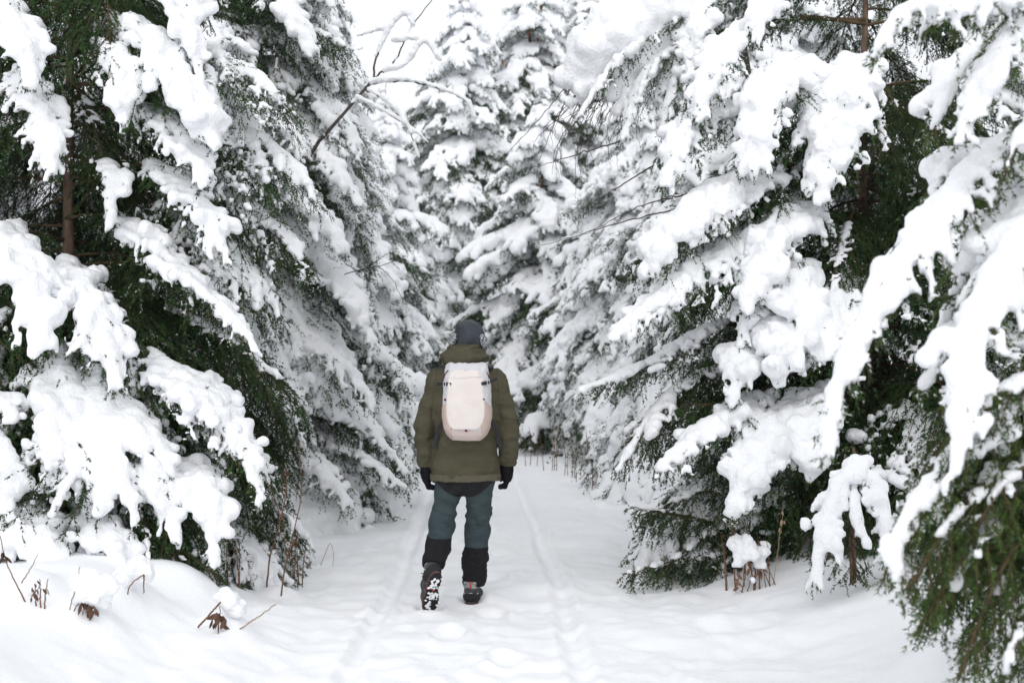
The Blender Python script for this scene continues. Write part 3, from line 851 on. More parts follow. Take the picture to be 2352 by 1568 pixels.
# small sapling bowed into an arch under snow, right bank
ab = at(1960, 1350, 7.75); ab[2] = gz(ab[0], 7.75)
TA = thing('bowed_sapling', 'little spruce sapling bowed into a white arch on the right bank', 'sapling', ab)
v, q = tubes([np.array([[0, 0, -0.05], [0.0, 0.02, 0.25], [0.0, 0.0, 0.48]])], [np.array([0.022, 0.018, 0.01])], 7)
add('trunk', new_mesh('trunk', v, q, True, [M_BARK]), TA)
many(TA, ab[0], ab[1], [
    ([(1968, 1075, 7.7), (1935, 1110, 7.6), (1895, 1230, 7.45), (1868, 1345, 7.4)], 88, 1.5, 1.0),
    ([(1968, 1080, 7.7), (2010, 1120, 7.6), (2040, 1230, 7.5), (2052, 1340, 7.45)], 76, 1.4, 1.0),
    ([(1965, 1100, 7.65), (1960, 1170, 7.5), (1990, 1250, 7.4)], 45, 1.0, 0.9),
    ([(1960, 1180, 7.7), (1955, 1250, 7.6), (1970, 1330, 7.5)], 120, 0.5, 0.2),
], D_NEAR, 1400)

# ------------------------------------------------------------------ thin winter air
M_AIR = bpy.data.materials.new('air'); M_AIR.use_nodes = True
nta = M_AIR.node_tree
for n_ in list(nta.nodes):
    if n_.type == 'BSDF_PRINCIPLED': nta.nodes.remove(n_)
pv = nta.nodes.new('ShaderNodeVolumePrincipled')
pv.inputs['Color'].default_value = (0.95, 0.965, 0.985, 1); pv.inputs['Density'].default_value = 0.0004
nta.links.new(pv.outputs[0], nta.nodes['Material Output'].inputs['Volume'])
hx, hy0, hy1, hz0, hz1 = 420.0, -60.0, 480.0, -4.0, 13.0
HV = np.array([[x, y, z] for x in (-hx, hx) for y in (hy0, hy1) for z in (hz0, hz1)])
HF = np.array([[0, 1, 3, 2], [4, 6, 7, 5], [0, 4, 5, 1], [2, 3, 7, 6], [0, 2, 6, 4], [1, 5, 7, 3]])
add('haze', new_mesh('haze', HV, HF, False, [M_AIR]), kind='stuff')

# ------------------------------------------------------------------ dry weeds in the snow
def leaf_geo(c, d, L, W, rng):
    """one curled dry leaf with a fold along its middle"""
    d = norm(np.asarray(d, float)); s = norm(np.cross(d, rng.normal(0, 1, 3))); n = np.cross(d, s)
    t = np.linspace(0, 1, 5); w = np.sin(PI * np.clip(t * 0.9 + 0.07, 0, 1)) * W
    cen = c + d * (t * L)[:, None] + n * (0.35 * L * t ** 2)[:, None]
    l = cen + s * w[:, None] + n * (0.5 * w)[:, None]; r = cen - s * w[:, None] + n * (0.5 * w)[:, None]
    V = np.concatenate([l, cen, r]); Q = []
    for i in range(4):
        Q += [[i, i + 1, 6 + i, 5 + i], [5 + i, 6 + i, 11 + i, 10 + i]]
    return V, np.array(Q)

def weed(label, base, stems, leaves=(), mat=None, lmat=None, seed=0, cat='dry weed', name='dry_weed', group='dry weeds poking through the snow', cap=None):
    """stems: list of ([(px,py,Y)...], r0, r1); leaves: (px, py, Y, n, size)"""
    rng = np.random.RandomState(seed)
    sh_ = hit(base[0], base[1], G) + 0.02 - base[2]
    base = (base[0], base[1], base[2] + sh_)
    stems = [([(x, y, Y + sh_) for x, y, Y in pts], ra, rb) for pts, ra, rb in stems]
    leaves = [(x, y, Y + sh_, n, sz) for x, y, Y, n, sz in leaves]
    cap = [(x, y, Y + sh_, r) for x, y, Y, r in cap] if cap else None
    b = at(*base); b[2] = gz(b[0], b[1])
    t = thing(name, label, cat, b, group)
    for i, (pts, ra, rb) in enumerate(stems):
        P = px_path(pts, 18) + rng.normal(0, 0.0015, (18, 3))
        v, q = tubes([P - b], [np.linspace(ra, rb, 18) * 1.0], 5)
        add('stem', new_mesh('stem', v, q, True, [mat or M_DRY]), t)
    for px, py, Y, n, size in leaves:
        for k in range(n):
            c = at(px + rng.normal(0, 5), py + rng.normal(0, 6), Y) - b
            V, Q = leaf_geo(c, np.array([rng.normal(0, 0.5), rng.normal(0, 0.5), -1.0]), size * rng.uniform(0.7, 1.2), size * 0.22 * rng.uniform(0.6, 1.2), rng)
            add('leaf', new_mesh('leaf', V, Q, True, [lmat or M_DRYLEAF]), t)
    if cap:
        PP = np.array([at(x, y, Y) for x, y, Y, r in cap]) - b
        RR = np.array([r for *_, r in cap])
        P2 = np.concatenate([PP + rng.normal(0, 1, PP.shape) * RR[:, None] * 0.35 for _ in range(4)]); R2 = np.tile(RR * 0.75, 4)
        add('snow', blob_mesh('snow', P2, R2, 0.011, rng, M_SNOW), t, kind='stuff')
    return t

weed('pale brown forked stalk, tallest of the clump on the left bank', (612, 1350, 7.6),
     [([(612, 1352, 7.6), (620, 1280, 7.6), (640, 1210, 7.6), (658, 1130, 7.6), (655, 1060, 7.6)], 0.0062, 0.003), ([(645, 1195, 7.6), (630, 1140, 7.6), (610, 1100, 7.6), (595, 1080, 7.6)], 0.003, 0.002)],
     [(655, 1080, 7.6, 6, 0.03), (648, 1120, 7.6, 4, 0.028)], M_DRY, seed=1)
weed('dark red stalk leaning right beside the forked pale stalk', (645, 1372, 7.5),
     [([(645, 1374, 7.5), (650, 1330, 7.5), (670, 1240, 7.5), (690, 1150, 7.5), (690, 1070, 7.5), (684, 1010, 7.5)], 0.0055, 0.0018), ([(660, 1290, 7.5), (654, 1240, 7.5), (648, 1170, 7.5)], 0.003, 0.002)],
     [(688, 1105, 7.5, 2, 0.035), (686, 1240, 7.5, 2, 0.04), (684, 1268, 7.5, 3, 0.022)], seed=2)
weed('bushy brown stalk with crumpled leaves left of the forked stalk', (567, 1320, 7.7),
     [([(567, 1322, 7.7), (575, 1250, 7.7), (585, 1180, 7.7), (592, 1150, 7.7)], 0.005, 0.003)],
     [(590, 1170, 7.7, 6, 0.04), (580, 1225, 7.7, 8, 0.035), (567, 1290, 7.7, 8, 0.03), (560, 1200, 7.7, 3, 0.03)], seed=3)
weed('fallen dark twig with withered leaves on the snow below the stalks', (660, 1315, 7.8),
     [([(655, 1313, 7.8), (680, 1315, 7.8), (694, 1318, 7.8)], 0.004, 0.003), ([(694, 1318, 7.8), (688, 1330, 7.8), (676, 1345, 7.75)], 0.004, 0.0025), ([(684, 1314, 7.8), (700, 1300, 7.8), (718, 1296, 7.8), (728, 1298, 7.8)], 0.002, 0.001)],
     [(708, 1325, 7.8, 5, 0.032), (665, 1330, 7.8, 2, 0.02)], seed=4)
weed('bent thin grass blade standing like a tent beside the path', (735, 1300, 8.6),
     [([(735, 1302, 8.6), (748, 1270, 8.6), (759, 1246, 8.6), (766, 1275, 8.6), (762, 1310, 8.6)], 0.0022, 0.0012), ([(735, 1298, 8.6), (745, 1300, 8.6), (755, 1301, 8.6)], 0.002, 0.0012)], seed=5, cat='dry grass', name='dry_grass')
weed('drooping leaf bunch under a snow dome at the lower left', (500, 1440, 6.35),
     [([(455, 1440, 6.3), (480, 1412, 6.3), (507, 1382, 6.3)], 0.0055, 0.005), ([(503, 1388, 6.35), (506, 1410, 6.32), (500, 1425, 6.3)], 0.0022, 0.002)],
     [(503, 1412, 6.28, 9, 0.06), (515, 1420, 6.28, 5, 0.065), (490, 1415, 6.28, 4, 0.04)], seed=6, cap=[(522, 1378, 6.36, 0.05), (535, 1400, 6.38, 0.055), (512, 1370, 6.4, 0.04)])
weed('single bare stick slanting out of the lower left snow', (542, 1449, 6.2),
     [([(542, 1450, 6.2), (590, 1418, 6.25), (634, 1387, 6.3)], 0.0042, 0.003)], seed=7, cat='stick', name='stick', mat=M_STRAW)
weed('dark drooping weed with hanging leaves at the far lower left', (190, 1420, 6.6),
     [([(147, 1442, 6.6), (160, 1400, 6.6), (175, 1340, 6.6), (185, 1300, 6.6)], 0.0028, 0.0015), ([(160, 1418, 6.6), (178, 1390, 6.6), (198, 1372, 6.6), (216, 1376, 6.6), (218, 1412, 6.6)], 0.003, 0.002), ([(186, 1432, 6.6), (192, 1400, 6.6), (200, 1374, 6.6)], 0.002, 0.0015)],
     [(197, 1385, 6.58, 6, 0.055), (213, 1392, 6.58, 6, 0.06), (150, 1430, 6.6, 2, 0.03)], seed=8, cap=[(200, 1345, 6.65, 0.07), (225, 1355, 6.65, 0.06), (180, 1350, 6.65, 0.05)])
weed('short broken weed stems under snow between the lower left plants', (300, 1380, 6.9),
     [([(290, 1385, 6.9), (298, 1345, 6.9), (325, 1322, 6.9), (332, 1318, 6.9)], 0.0032, 0.003), ([(331, 1318, 6.88), (330, 1340, 6.88), (330, 1362, 6.88)], 0.0042, 0.003), ([(262, 1368, 6.9), (278, 1355, 6.9)], 0.004, 0.003)], [(285, 1365, 6.9, 3, 0.03)], seed=9,
     cap=[(310, 1305, 6.95, 0.06), (340, 1310, 6.95, 0.05), (285, 1325, 6.95, 0.05)])
weed('long thin stem crossing the snow at the left edge', (55, 1390, 6.8),
     [([(62, 1390, 6.8), (40, 1345, 6.8), (18, 1300, 6.8), (0, 1230, 6.8)], 0.004, 0.002), ([(48, 1340, 6.8), (70, 1305, 6.8), (88, 1272, 6.8)], 0.003, 0.0015)], [(5, 1275, 6.8, 5, 0.045), (80, 1350, 6.85, 5, 0.04)], seed=10)
weed('dark bent stalks with curled leaves near the left path edge', (775, 1195, 9.6),
     [([(768, 1205, 9.6), (780, 1160, 9.6), (790, 1110, 9.6), (792, 1080, 9.6)], 0.003, 0.0016), ([(785, 1200, 9.6), (795, 1150, 9.6), (804, 1108, 9.6)], 0.003, 0.0016), ([(748, 1195, 9.6), (760, 1178, 9.6)], 0.003, 0.002)],
     [(775, 1178, 9.6, 5, 0.04), (765, 1205, 9.6, 5, 0.045), (800, 1150, 9.6, 4, 0.04), (786, 1165, 9.6, 3, 0.035)], seed=11)
weed('folded dark weed beneath a rounded snow cap left of the path', (700, 1195, 9.0),
     [([(690, 1212, 9.0), (696, 1178, 9.0), (712, 1210, 9.0)], 0.004, 0.003), ([(690, 1185, 9.0), (688, 1205, 9.0)], 0.004, 0.003)], [(698, 1200, 8.98, 5, 0.05)], seed=12, cap=[(703, 1160, 9.05, 0.05), (706, 1178, 9.05, 0.06), (704, 1195, 9.1, 0.07)])
weed('clump of rusty dead stems hooded by snow under the front right spruce', (1715, 1355, 7.55),
     [([(1690 + 14 * i, 1358, 7.5), (1700 + 9 * i + (i % 3) * 4, 1310, 7.5), (1718 + (i - 3) * 5, 1270 - (i % 2) * 20, 7.5)], 0.0035, 0.002) for i in range(8)],
     [(1720, 1300, 7.48, 8, 0.05), (1750, 1310, 7.48, 7, 0.05), (1690, 1320, 7.5, 4, 0.05), (1700, 1340, 7.48, 4, 0.04)], M_DRY, M_DRY, seed=13,
     cap=[(1690, 1255, 7.5, 0.05), (1715, 1255, 7.48, 0.055), (1740, 1265, 7.5, 0.045), (1700, 1285, 7.47, 0.045), (1742, 1290, 7.5, 0.04), (1725, 1275, 7.46, 0.05), (1758, 1252, 7.55, 0.03), (1728, 1330, 7.48, 0.02)])
weed('upright rusty plume before the low bare bough on the right', (1655, 1215, 7.7),
     [([(1668, 1235, 7.7), (1660, 1205, 7.7), (1653, 1160, 7.7)], 0.003, 0.002)], [(1653, 1170, 7.7, 9, 0.04), (1656, 1190, 7.7, 7, 0.04)], M_DRY, M_DRY, seed=14)
weed('tall straw coloured stalk with a seed head on the right', (1778, 1345, 7.45),
     [([(1775, 1350, 7.45), (1782, 1300, 7.45), (1792, 1220, 7.45), (1800, 1160, 7.45)], 0.003, 0.0012)], [(1795, 1190, 7.45, 7, 0.035), (1793, 1215, 7.45, 4, 0.03)], M_STRAW, M_STRAW, seed=15)
weed('two pale dry grass blades before the low right bough', (1545, 1345, 7.5),
     [([(1550, 1355, 7.5), (1535, 1310, 7.5), (1524, 1275, 7.5)], 0.0022, 0.0012), ([(1556, 1350, 7.5), (1545, 1305, 7.5), (1528, 1275, 7.5)], 0.0022, 0.0012)], (), M_STRAW, seed=16, cat='dry grass', name='dry_grass')
for k, (x_, y_, hh, nst, lab) in enumerate(((700, 1345, 150, 4, 'thin upright brown stalks right of the dark red stalk'), (540, 1345, 130, 4, 'dry seed stalks in front of the lowest left spruce boughs'),
        (812, 1165, 110, 4, 'fine dark stalks closest to the path under the dark left spruce'), (1690, 1352, 190, 5, 'tall rusty stalks left of the snow hooded clump'), (1755, 1352, 120, 5, 'short rusty stalks between the snow hooded clump and the straw stalk'),
        (100, 1405, 90, 3, 'sparse brown stalks by the left edge under the bare trunk spruce'))):
    rr = np.random.RandomState(600 + k); st = []; lv = []
    for j in range(nst):
        dx = rr.uniform(-26, 26); h_ = hh * rr.uniform(0.6, 1.1); tl = rr.uniform(-14, 14)
        st.append(([(x_ + dx, y_ + 4, 8.0), (x_ + dx + tl * 0.3, y_ - h_ * 0.5, 8.0), (x_ + dx + tl, y_ - h_, 8.0)], 0.0045, 0.0018))
        lv.append((x_ + dx + tl * 0.7, y_ - h_ * rr.uniform(0.5, 0.95), 8.0, 4, 0.03))
    weed(lab, (x_, y_, 8.0), st, lv, seed=620 + k)
for k, (x_, lab) in enumerate(((1225, 'sparse dry stalks nearest the hiker at the bend of the path'), (1262, 'thin dry stalks at the far path edge under white boughs'), (1315, 'rusty dry stalks left of the right path bank'), (1345, 'tall brown stalks in the thickest far clump'), (1375, 'dry stalks at the foot of the sweeping right spruce'))):
    Yk = 17.5 - k * 0.8; yb = 830 + 2940 * 1.42 / Yk
    rr = np.random.RandomState(500 + k)
    st = []
    for j in range(3 + k % 3):
        dx = rr.uniform(-22, 22); hh = rr.uniform(60, 140)
        st.append(([(x_ + dx, yb + 6, Yk), (x_ + dx * 1.1 + rr.uniform(-4, 4), yb - hh * 0.5, Yk), (x_ + dx * 1.3 + rr.uniform(-8, 8), yb - hh, Yk)], 0.006, 0.0025))
    weed(lab, (x_, yb, Yk), st, [(x_ + rr.uniform(-15, 15), yb - rr.uniform(20, 80), Yk, 3, 0.05) for _ in range(3)], seed=520 + k, group='dry stalks at the far bend')
# cones in the top of the tallest far spruce
rc = np.random.RandomState(31)
CV, CQ = [], []; off = 0
for _ in range(150):
    z = rc.uniform(6.6, 10.6); a = rc.uniform(0, 2 * PI); rr_ = 2.3 * (1 - z / 11.2) ** 0.75 * rc.uniform(0.55, 1.0)
    c = np.array([math.cos(a) * rr_, math.sin(a) * rr_, z + 0.25 * rr_ - 0.35 * rr_])
    Pc = c + np.array([[0, 0, 0.0], [0, 0, -0.035], [0.005, 0, -0.08], [0.01, 0, -0.13]])
    v, q = tubes([Pc], [np.array([0.008, 0.026, 0.024, 0.004])], 6)
    CV.append(v); CQ.append(q + off); off += len(v)
add('cones', new_mesh('cones', np.concatenate(CV), np.concatenate(CQ), True, [M_CONE]), TB, kind='stuff')
# ------------------------------------------------------------------ the hiker
def sd_cone(P, a, b, ra, rb):
    a = np.asarray(a, float); b = np.asarray(b, float); ab = b - a
    t = np.clip(((P - a) @ ab) / (ab @ ab), 0, 1)
    return np.linalg.norm(P - (a + t[..., None] * ab), axis=-1) - (ra + (rb - ra) * t)
def sd_chain(P, pts, rads):
    d = None
    for i in range(len(pts) - 1):
        e = sd_cone(P, pts[i], pts[i + 1], rads[i], rads[i + 1])
        d = e if d is None else smin(d, e, 0.02)
    return d
def sd_ell(P, c, r):
    q = (P - np.asarray(c)) / np.asarray(r)
    k0 = np.linalg.norm(q, axis=-1); k1 = np.linalg.norm(q / np.asarray(r), axis=-1)
    return k0 * (k0 - 1) / (k1 + 1e-9)
def smin(a, b, k):
    h = np.clip(0.5 + 0.5 * (b - a) / k, 0, 1)
    return b * (1 - h) + a * h - k * h * (1 - h)
def smax(a, b, k):
    return -smin(-a, -b, k)
def sdf_mesh(name, fn, lo, hi, h, mat, origin=(0, 0, 0), smooth=2):
    lo = np.asarray(lo, float); hi = np.asarray(hi, float)
    n = np.ceil((hi - lo) / h).astype(int) + 1
    ax = [lo[k] + np.arange(n[k]) * h for k in range(3)]
    P = np.stack(np.meshgrid(*ax, indexing='ij'), -1)
    Fd = -fn(P)
    Fd[0] = Fd[-1] = -1; Fd[:, 0] = Fd[:, -1] = -1; Fd[:, :, 0] = Fd[:, :, -1] = -1
    V, Q = surface_nets(Fd, lo, h)
    return new_mesh(name, V - np.asarray(origin), Q, True, [mat])
def crease(P, s, seed, p=2.0):
    n = np.abs(vnoise3(P * np.asarray(s), seed))
    return 1 - 2 * np.clip(n * 2.2, 0, 1) ** (1 / p)
def ridge(P, s, seed):
    return 1 - 2 * np.abs(vnoise3(P * np.asarray(s), seed))

M_JACKET = mat_noise('jacket', (0.062, 0.057, 0.035), (0.080, 0.073, 0.046), 9.0, 0.85, 0.2, 0.75, 11.0, bdist=0.035, stretch=(1, 1, 1.7))
M_HEM = mat_noise('jacket_hem', (0.088, 0.078, 0.054), (0.105, 0.093, 0.066), 30.0, 0.88, 0.2, 0.3, 300.0, bdist=0.002)
M_TEAL = mat_noise('trouser_fabric', (0.033, 0.049, 0.055), (0.043, 0.061, 0.068), 12.0, 0.8, 0.25, 0.75, 13.0, bdist=0.03, stretch=(1, 1, 1.9))
M_BLACK = mat_noise('black_fabric', (0.010, 0.010, 0.012), (0.018, 0.018, 0.020), 18.0, 0.85, 0.25, 0.2, 300.0, bdist=0.002)
M_FROST = mat_noise('black_cuff', (0.010, 0.010, 0.012), (0.10, 0.105, 0.11), 70.0, 0.85, 0.2, lo=0.64, hi=0.85)
M_HAT = mat_noise('hat_shell', (0.018, 0.024, 0.032), (0.026, 0.034, 0.044), 10.0, 0.55, 0.4, 0.2, 90.0, bdist=0.004)
M_FUR = mat_noise('hat_fur', (0.05, 0.055, 0.06), (0.55, 0.57, 0.60), 120.0, 0.95, 0.1, 0.8, 160.0, lo=0.42, hi=0.62)
M_GLOVE = mat_noise('glove_wool', (0.006, 0.006, 0.007), (0.012, 0.012, 0.014), 40.0, 0.95, 0.1, 0.5, 250.0, bdist=0.003)
M_SKIN = mat_noise('skin', (0.50, 0.31, 0.24), (0.55, 0.35, 0.27), 10.0, 0.55, 0.3)
M_PACK = mat_noise('pack_grey', (0.55, 0.55, 0.57), (0.60, 0.60, 0.62), 20.0, 0.7, 0.25, 0.55, 20.0, bdist=0.014)
M_CREAM = mat_noise('pack_cream', (0.68, 0.62, 0.585), (0.72, 0.66, 0.62), 8.0, 0.6, 0.3, 0.55, 17.0, bdist=0.014)
M_PINK = mat_noise('pack_pink', (0.49, 0.375, 0.335), (0.53, 0.41, 0.365), 12.0, 0.75, 0.2, 0.2, 500.0, bdist=0.001)
M_PINK2 = mat_noise('pack_base', (0.54, 0.455, 0.415), (0.58, 0.485, 0.44), 12.0, 0.75, 0.2, 0.2, 500.0, bdist=0.001)
M_WEB = mat_noise('webbing', (0.022, 0.022, 0.026), (0.034, 0.034, 0.038), 80.0, 0.8, 0.2)
M_BURG = mat_noise('burgundy', (0.10, 0.012, 0.022), (0.14, 0.018, 0.03), 40.0, 0.6, 0.3)
M_STEEL = mat_new('buckle', (0.5, 0.5, 0.52), 0.35, 0.5)
M_BOOT = mat_noise('boot_leather', (0.035, 0.036, 0.038), (0.09, 0.092, 0.096), 30.0, 0.8, 0.2)
M_BOOTGREY = mat_noise('boot_cuff', (0.16, 0.165, 0.17), (0.42, 0.43, 0.44), 60.0, 0.85, 0.2, lo=0.4, hi=0.65)
M_RED = mat_noise('boot_red', (0.42, 0.05, 0.045), (0.52, 0.08, 0.06), 40.0, 0.6, 0.3)
M_SOLE = mat_noise('boot_sole', (0.012, 0.012, 0.013), (0.022, 0.022, 0.024), 40.0, 0.75, 0.3)

YB = 7.97
k_ = YB / F
X_ = lambda px: (px - 1176) * k_
Z_ = lambda py: HC + (HY - py) * k_
def B(px, py, dy=0.0):
    return np.array([X_(px), YB + dy, Z_(py)])
pb = np.array([X_(1075), YB + 0.02, 0.0]); pb[2] = gz(pb[0], pb[1])
person = thing('person', 'hiker seen from behind in olive parka, dark cap and teal trousers, walking', 'person', pb)

# torso table: row, centre, half width (px), half depth (m)
TZ = np.array([[832, 1071, 36, .075], [848, 1071, 58, .090], [857, 1072, 73, .104], [870, 1072, 80, .118], [890, 1072, 79, .132], [930, 1072, 76, .142], [980, 1071, 72, .142],
               [1020, 1070, 73, .142], [1060, 1069, 76, .147], [1104, 1068.5, 79.5, .152]])
tz = Z_(TZ[:, 0])[::-1]; tc = X_(TZ[:, 1])[::-1]; ta = (TZ[:, 2] * k_)[::-1]; tb_ = TZ[:, 3][::-1]
Z_HEM = Z_(1102)
def sd_torso(P, grow=0.0):
    x, y, z = P[..., 0], P[..., 1], P[..., 2]
    a = np.interp(z, tz, ta) + grow; b = np.interp(z, tz, tb_) + grow; c = np.interp(z, tz, tc)
    u = np.abs(x - c) / a; v = np.abs(y - YB) / b
    e = 2.4
    d = ((u ** e + v ** e) ** (1 / e) - 1) * np.minimum(a, b)
    return np.maximum(d, np.maximum(z - Z_(834), Z_HEM - z))
armL = [B(1006, 872), B(988, 930, -.005), B(977, 988, -.015), B(977, 1060, .03)]
armR = [B(1138, 872), B(1156, 930, -.005), B(1167, 990, -.015), B(1167, 1058, .03)]
rA = [.070, .062, .062, .051]
def sd_sleeves(P):
    z = P[..., 2]
    l = np.maximum(sd_chain(P, armL, rA), Z_(1072) - z)
    r = np.maximum(sd_chain(P, armR, [.070, .064, .064, .055]), Z_(1070) - z)
    return np.minimum(l, r)
def jacket_folds(P):
    x, z = P[..., 0], P[..., 2]
    arm = sstep(0.19, 0.24, np.abs(x - X_(1071)))
    elbow = np.exp(-((z - Z_(985)) / 0.13) ** 2)
    low = sstep(Z_(1000), Z_(1060), -z * 0 + (2 * Z_(1030) - z))
    q = P.copy(); q[..., 2] = q[..., 2] + 0.45 * np.abs(x - X_(1071))
    f = (0.012 * ridge(P, (6, 6, 20), 3) - 0.010 * np.exp(-(vnoise3(P * np.array((5, 5, 17)), 23) / 0.12) ** 2)) * (0.35 + elbow) * arm
    f = f + (1 - arm) * (0.007 * ridge(q, (5, 5, 8), 5) - 0.006 * np.exp(-(vnoise3(q * np.array((4.5, 4.5, 6.5)), 25) / 0.10) ** 2) + 0.004 * vnoise3(P * np.array((14, 14, 7)), 6))
    # sag between the arms and under the pack
    f = f - (1 - arm) * 0.010 * np.exp(-((z - Z_(1030)) / 0.03) ** 2) * np.clip(1 - np.abs(x - X_(1071)) / 0.2, 0, 1)
    f = f + 0.0015 * vnoise3(P * 45, 8)
    ax_ = np.abs(x - X_(1071))
    sx = ax_ - 0.262 - 0.018 * np.sin((z - 1.1) * 5)
    seam = (np.exp(-(sx / 0.005) ** 2) + 0.7 * np.exp(-((sx - 0.014) / 0.004) ** 2)) * sstep(Z_(1075), Z_(1050), z)
    yoke = np.exp(-((ax_ - 0.198 + 0.10 * (z - 1.30)) / 0.006) ** 2) * sstep(1.14, 1.18, z)
    return f - 0.0035 * seam - 0.006 * yoke
def sd_jacket(P):
    d = smin(sd_torso(P), sd_sleeves(P), 0.016)
    hemgroove = 0.004 * np.exp(-((P[..., 2] - Z_(1084)) / 0.004) ** 2)
    return d - jacket_folds(P) + hemgroove
add('jacket', sdf_mesh('jacket', sd_jacket, (X_(940), YB - .24, Z_(1108)), (X_(1205), YB + .24, Z_(828)), 0.0066, M_JACKET, pb), person)
add('hem', sdf_mesh('hem', lambda P: np.maximum(np.maximum(sd_torso(P, 0.0035) - 0.6 * jacket_folds(P) - 0.002 * ridge(P, (30, 30, 3), 4), P[..., 2] - Z_(1086)), Z_(1104) - P[..., 2]),
                    (X_(975), YB - .2, Z_(1110)), (X_(1162), YB + .2, Z_(1080)), 0.0066, M_HEM, pb), person)
def cuff(P, arm, r, zz):
    return np.maximum(np.maximum(sd_chain(P, arm, [.07, .062, .064, r]) - 0.002, P[..., 2] - zz - 0.028), zz - P[..., 2])
for arm, r, zz in ((armL, .051, Z_(1073)), (armR, .055, Z_(1071))):
    c = arm[-1]
    add('cuff', sdf_mesh('cuff', lambda P: cuff(P, arm, r, zz), c - .1, c + .1, 0.005, M_JACKET, pb), person)
# hood lying bunched on the neck
def sd_hood(P):
    d = sd_ell(P, B(1071, 820, -.035), (.152, .135, .050))
    d = smin(d, sd_ell(P, B(1070, 806, -.02), (.118, .125, .046)), 0.035)
    d = smin(d, sd_ell(P, B(1068, 826, -.10), (.105, .075, .035)), 0.03)
    q = P.copy(); q[..., 2] = q[..., 2] - 0.30 * np.abs(q[..., 0] - X_(1071)) - 0.12 * (q[..., 0] - X_(1071))
    d = d + 0.009 * np.exp(-(vnoise3(q * np.array((3.5, 3.5, 13)), 17) / 0.13) ** 2)
    return d - 0.008 * ridge(q, (5, 5, 20), 14) - 0.004 * ridge(P, (14, 14, 30), 15) - 0.0015 * vnoise3(P * 45, 3)
add('hood', sdf_mesh('hood', sd_hood, B(995, 850, -.26), B(1150, 778, .2), 0.0055, M_JACKET, pb), person)
# cap with fur ear flaps
def sd_hat(P):
    x, y, z = P[..., 0], P[..., 1], P[..., 2]
    d = sd_ell(P, B(1077, 777, 0.02), (.0985, .118, .114))
    d = smin(d, sd_ell(P, B(1077, 790, 0.02), (.092, .112, .07)), 0.03)
    d = np.maximum(d, Z_(802) - z)
    seam = np.exp(-((x - X_(1078)) / 0.004) ** 2) + np.exp(-((np.abs(x - X_(1078)) - 0.062 + 0.25 * (z - Z_(770))) / 0.004) ** 2) * 0.8
    return d + 0.0022 * seam - 0.0035 * ridge(P, (12, 12, 20), 21) - 0.0015 * vnoise3(P * 40, 7)
hat = add('cap', sdf_mesh('cap', sd_hat, B(1030, 815, -.14), B(1125, 725, .18), 0.0045, M_HAT, pb), person)
for sgn, cx, cy in ((-1, 1043, 783), (1, 1110, 784)):
    def sd_flap(P, cx=cx, cy=cy, sgn=sgn):
        q = P.copy(); q[..., 0] += sgn * 0.25 * (q[..., 2] - Z_(cy))
        d = sd_ell(q, B(cx, cy, -0.005), (.030, .075, .052))
        return d - 0.006 * vnoise3(P * 110, 5) - 0.004 * vnoise3(P * 60, 4)
    add('ear_flap', sdf_mesh('ear_flap', sd_flap, B(cx - 25, 812, -.12), B(cx + 25, 755, .12), 0.0042, M_FUR, pb), person)

# pose of the trailing left boot: toe on the snow, heel raised
toe = at(985, 1404, 7.74); toe[2] = gz(toe[0], toe[1]) + 0.012
ML = Matrix.Translation(Vector(toe)) @ Matrix.Rotation(math.radians(20), 4, 'Z') @ Matrix.Rotation(math.radians(-54), 4, 'X') @ Matrix.Rotation(math.radians(-10), 4, 'Y') @ Matrix.Translation(Vector((0, -.285, 0)))
SHL = (0.05, -0.01, 0.15)
# trousers
hipL, kneeL, ankL = B(1031, 1110), at(1015, 1205, 7.93), np.array(ML @ Vector((0.04, 0.0, 0.135)))
hipR, kneeR, ankR = B(1102, 1110), at(1097, 1220, 8.03), at(1089, 1332, 8.08)
midL = kneeL * 0.42 + ankL * 0.58 + np.array([0.008, -.03, 0]); midR = at(1092, 1275, 8.05)
def sd_legs(P, which=None):
    l = sd_chain(P, [hipL, kneeL, midL, ankL], [.083, .073, .070, .066])
    r = sd_chain(P, [hipR, kneeR, midR, ankR], [.084, .075, .072, .068])
    dl = norm(ankL - midL)
    l = np.maximum(l, (P - ankL) @ dl - 0.030)
    r = np.maximum(r, ankR[2] - 0.030 - P[..., 2])
    if which == 'L': return l
    if which == 'R': return r
    pel = sd_ell(P, B(1068, 1088), (.197, .132, .13))
    return smin(np.minimum(l, r), pel, 0.035)
def leg_folds(P):
    z = P[..., 2]
    wk = np.exp(-((z - 0.55) / 0.12) ** 2) + 1.3 * np.exp(-((z - 0.22) / 0.10) ** 2) + 0.3
    q = P.copy(); q[..., 2] = q[..., 2] + 0.35 * (q[..., 0] - X_(1068)) * np.where(q[..., 0] < X_(1066), 1, -1)
    cr = np.exp(-(vnoise3(q * np.array((4.5, 4.5, 14)), 35) / 0.13) ** 2)
    return (0.0065 * ridge(q, (5, 5, 17), 31) - 0.0065 * cr + 0.003 * ridge(q, (9, 9, 34), 33)) * wk + 0.001 * vnoise3(P * 50, 2)
sd_tr = lambda P: sd_legs(P) - leg_folds(P)
lo_, hi_ = np.array([X_(960), 7.42, 0.0]), np.array([X_(1150), 8.25, Z_(1060)])
add('trousers', sdf_mesh('trousers', sd_tr, lo_, hi_, 0.0072, M_TEAL, pb), person)
zs = lambda P: Z_(1139) + 0.10 * np.clip((np.abs(P[..., 0] - X_(1067)) - 0.03) / 0.15, 0, 2) ** 1.7
add('seat_panel', sdf_mesh('seat_panel', lambda P: np.maximum(sd_tr(P) - 0.003, zs(P) - P[..., 2]), (X_(985), 7.78, Z_(1145)), (X_(1145), 8.16, Z_(1070)), 0.0068, M_BLACK, pb), person)
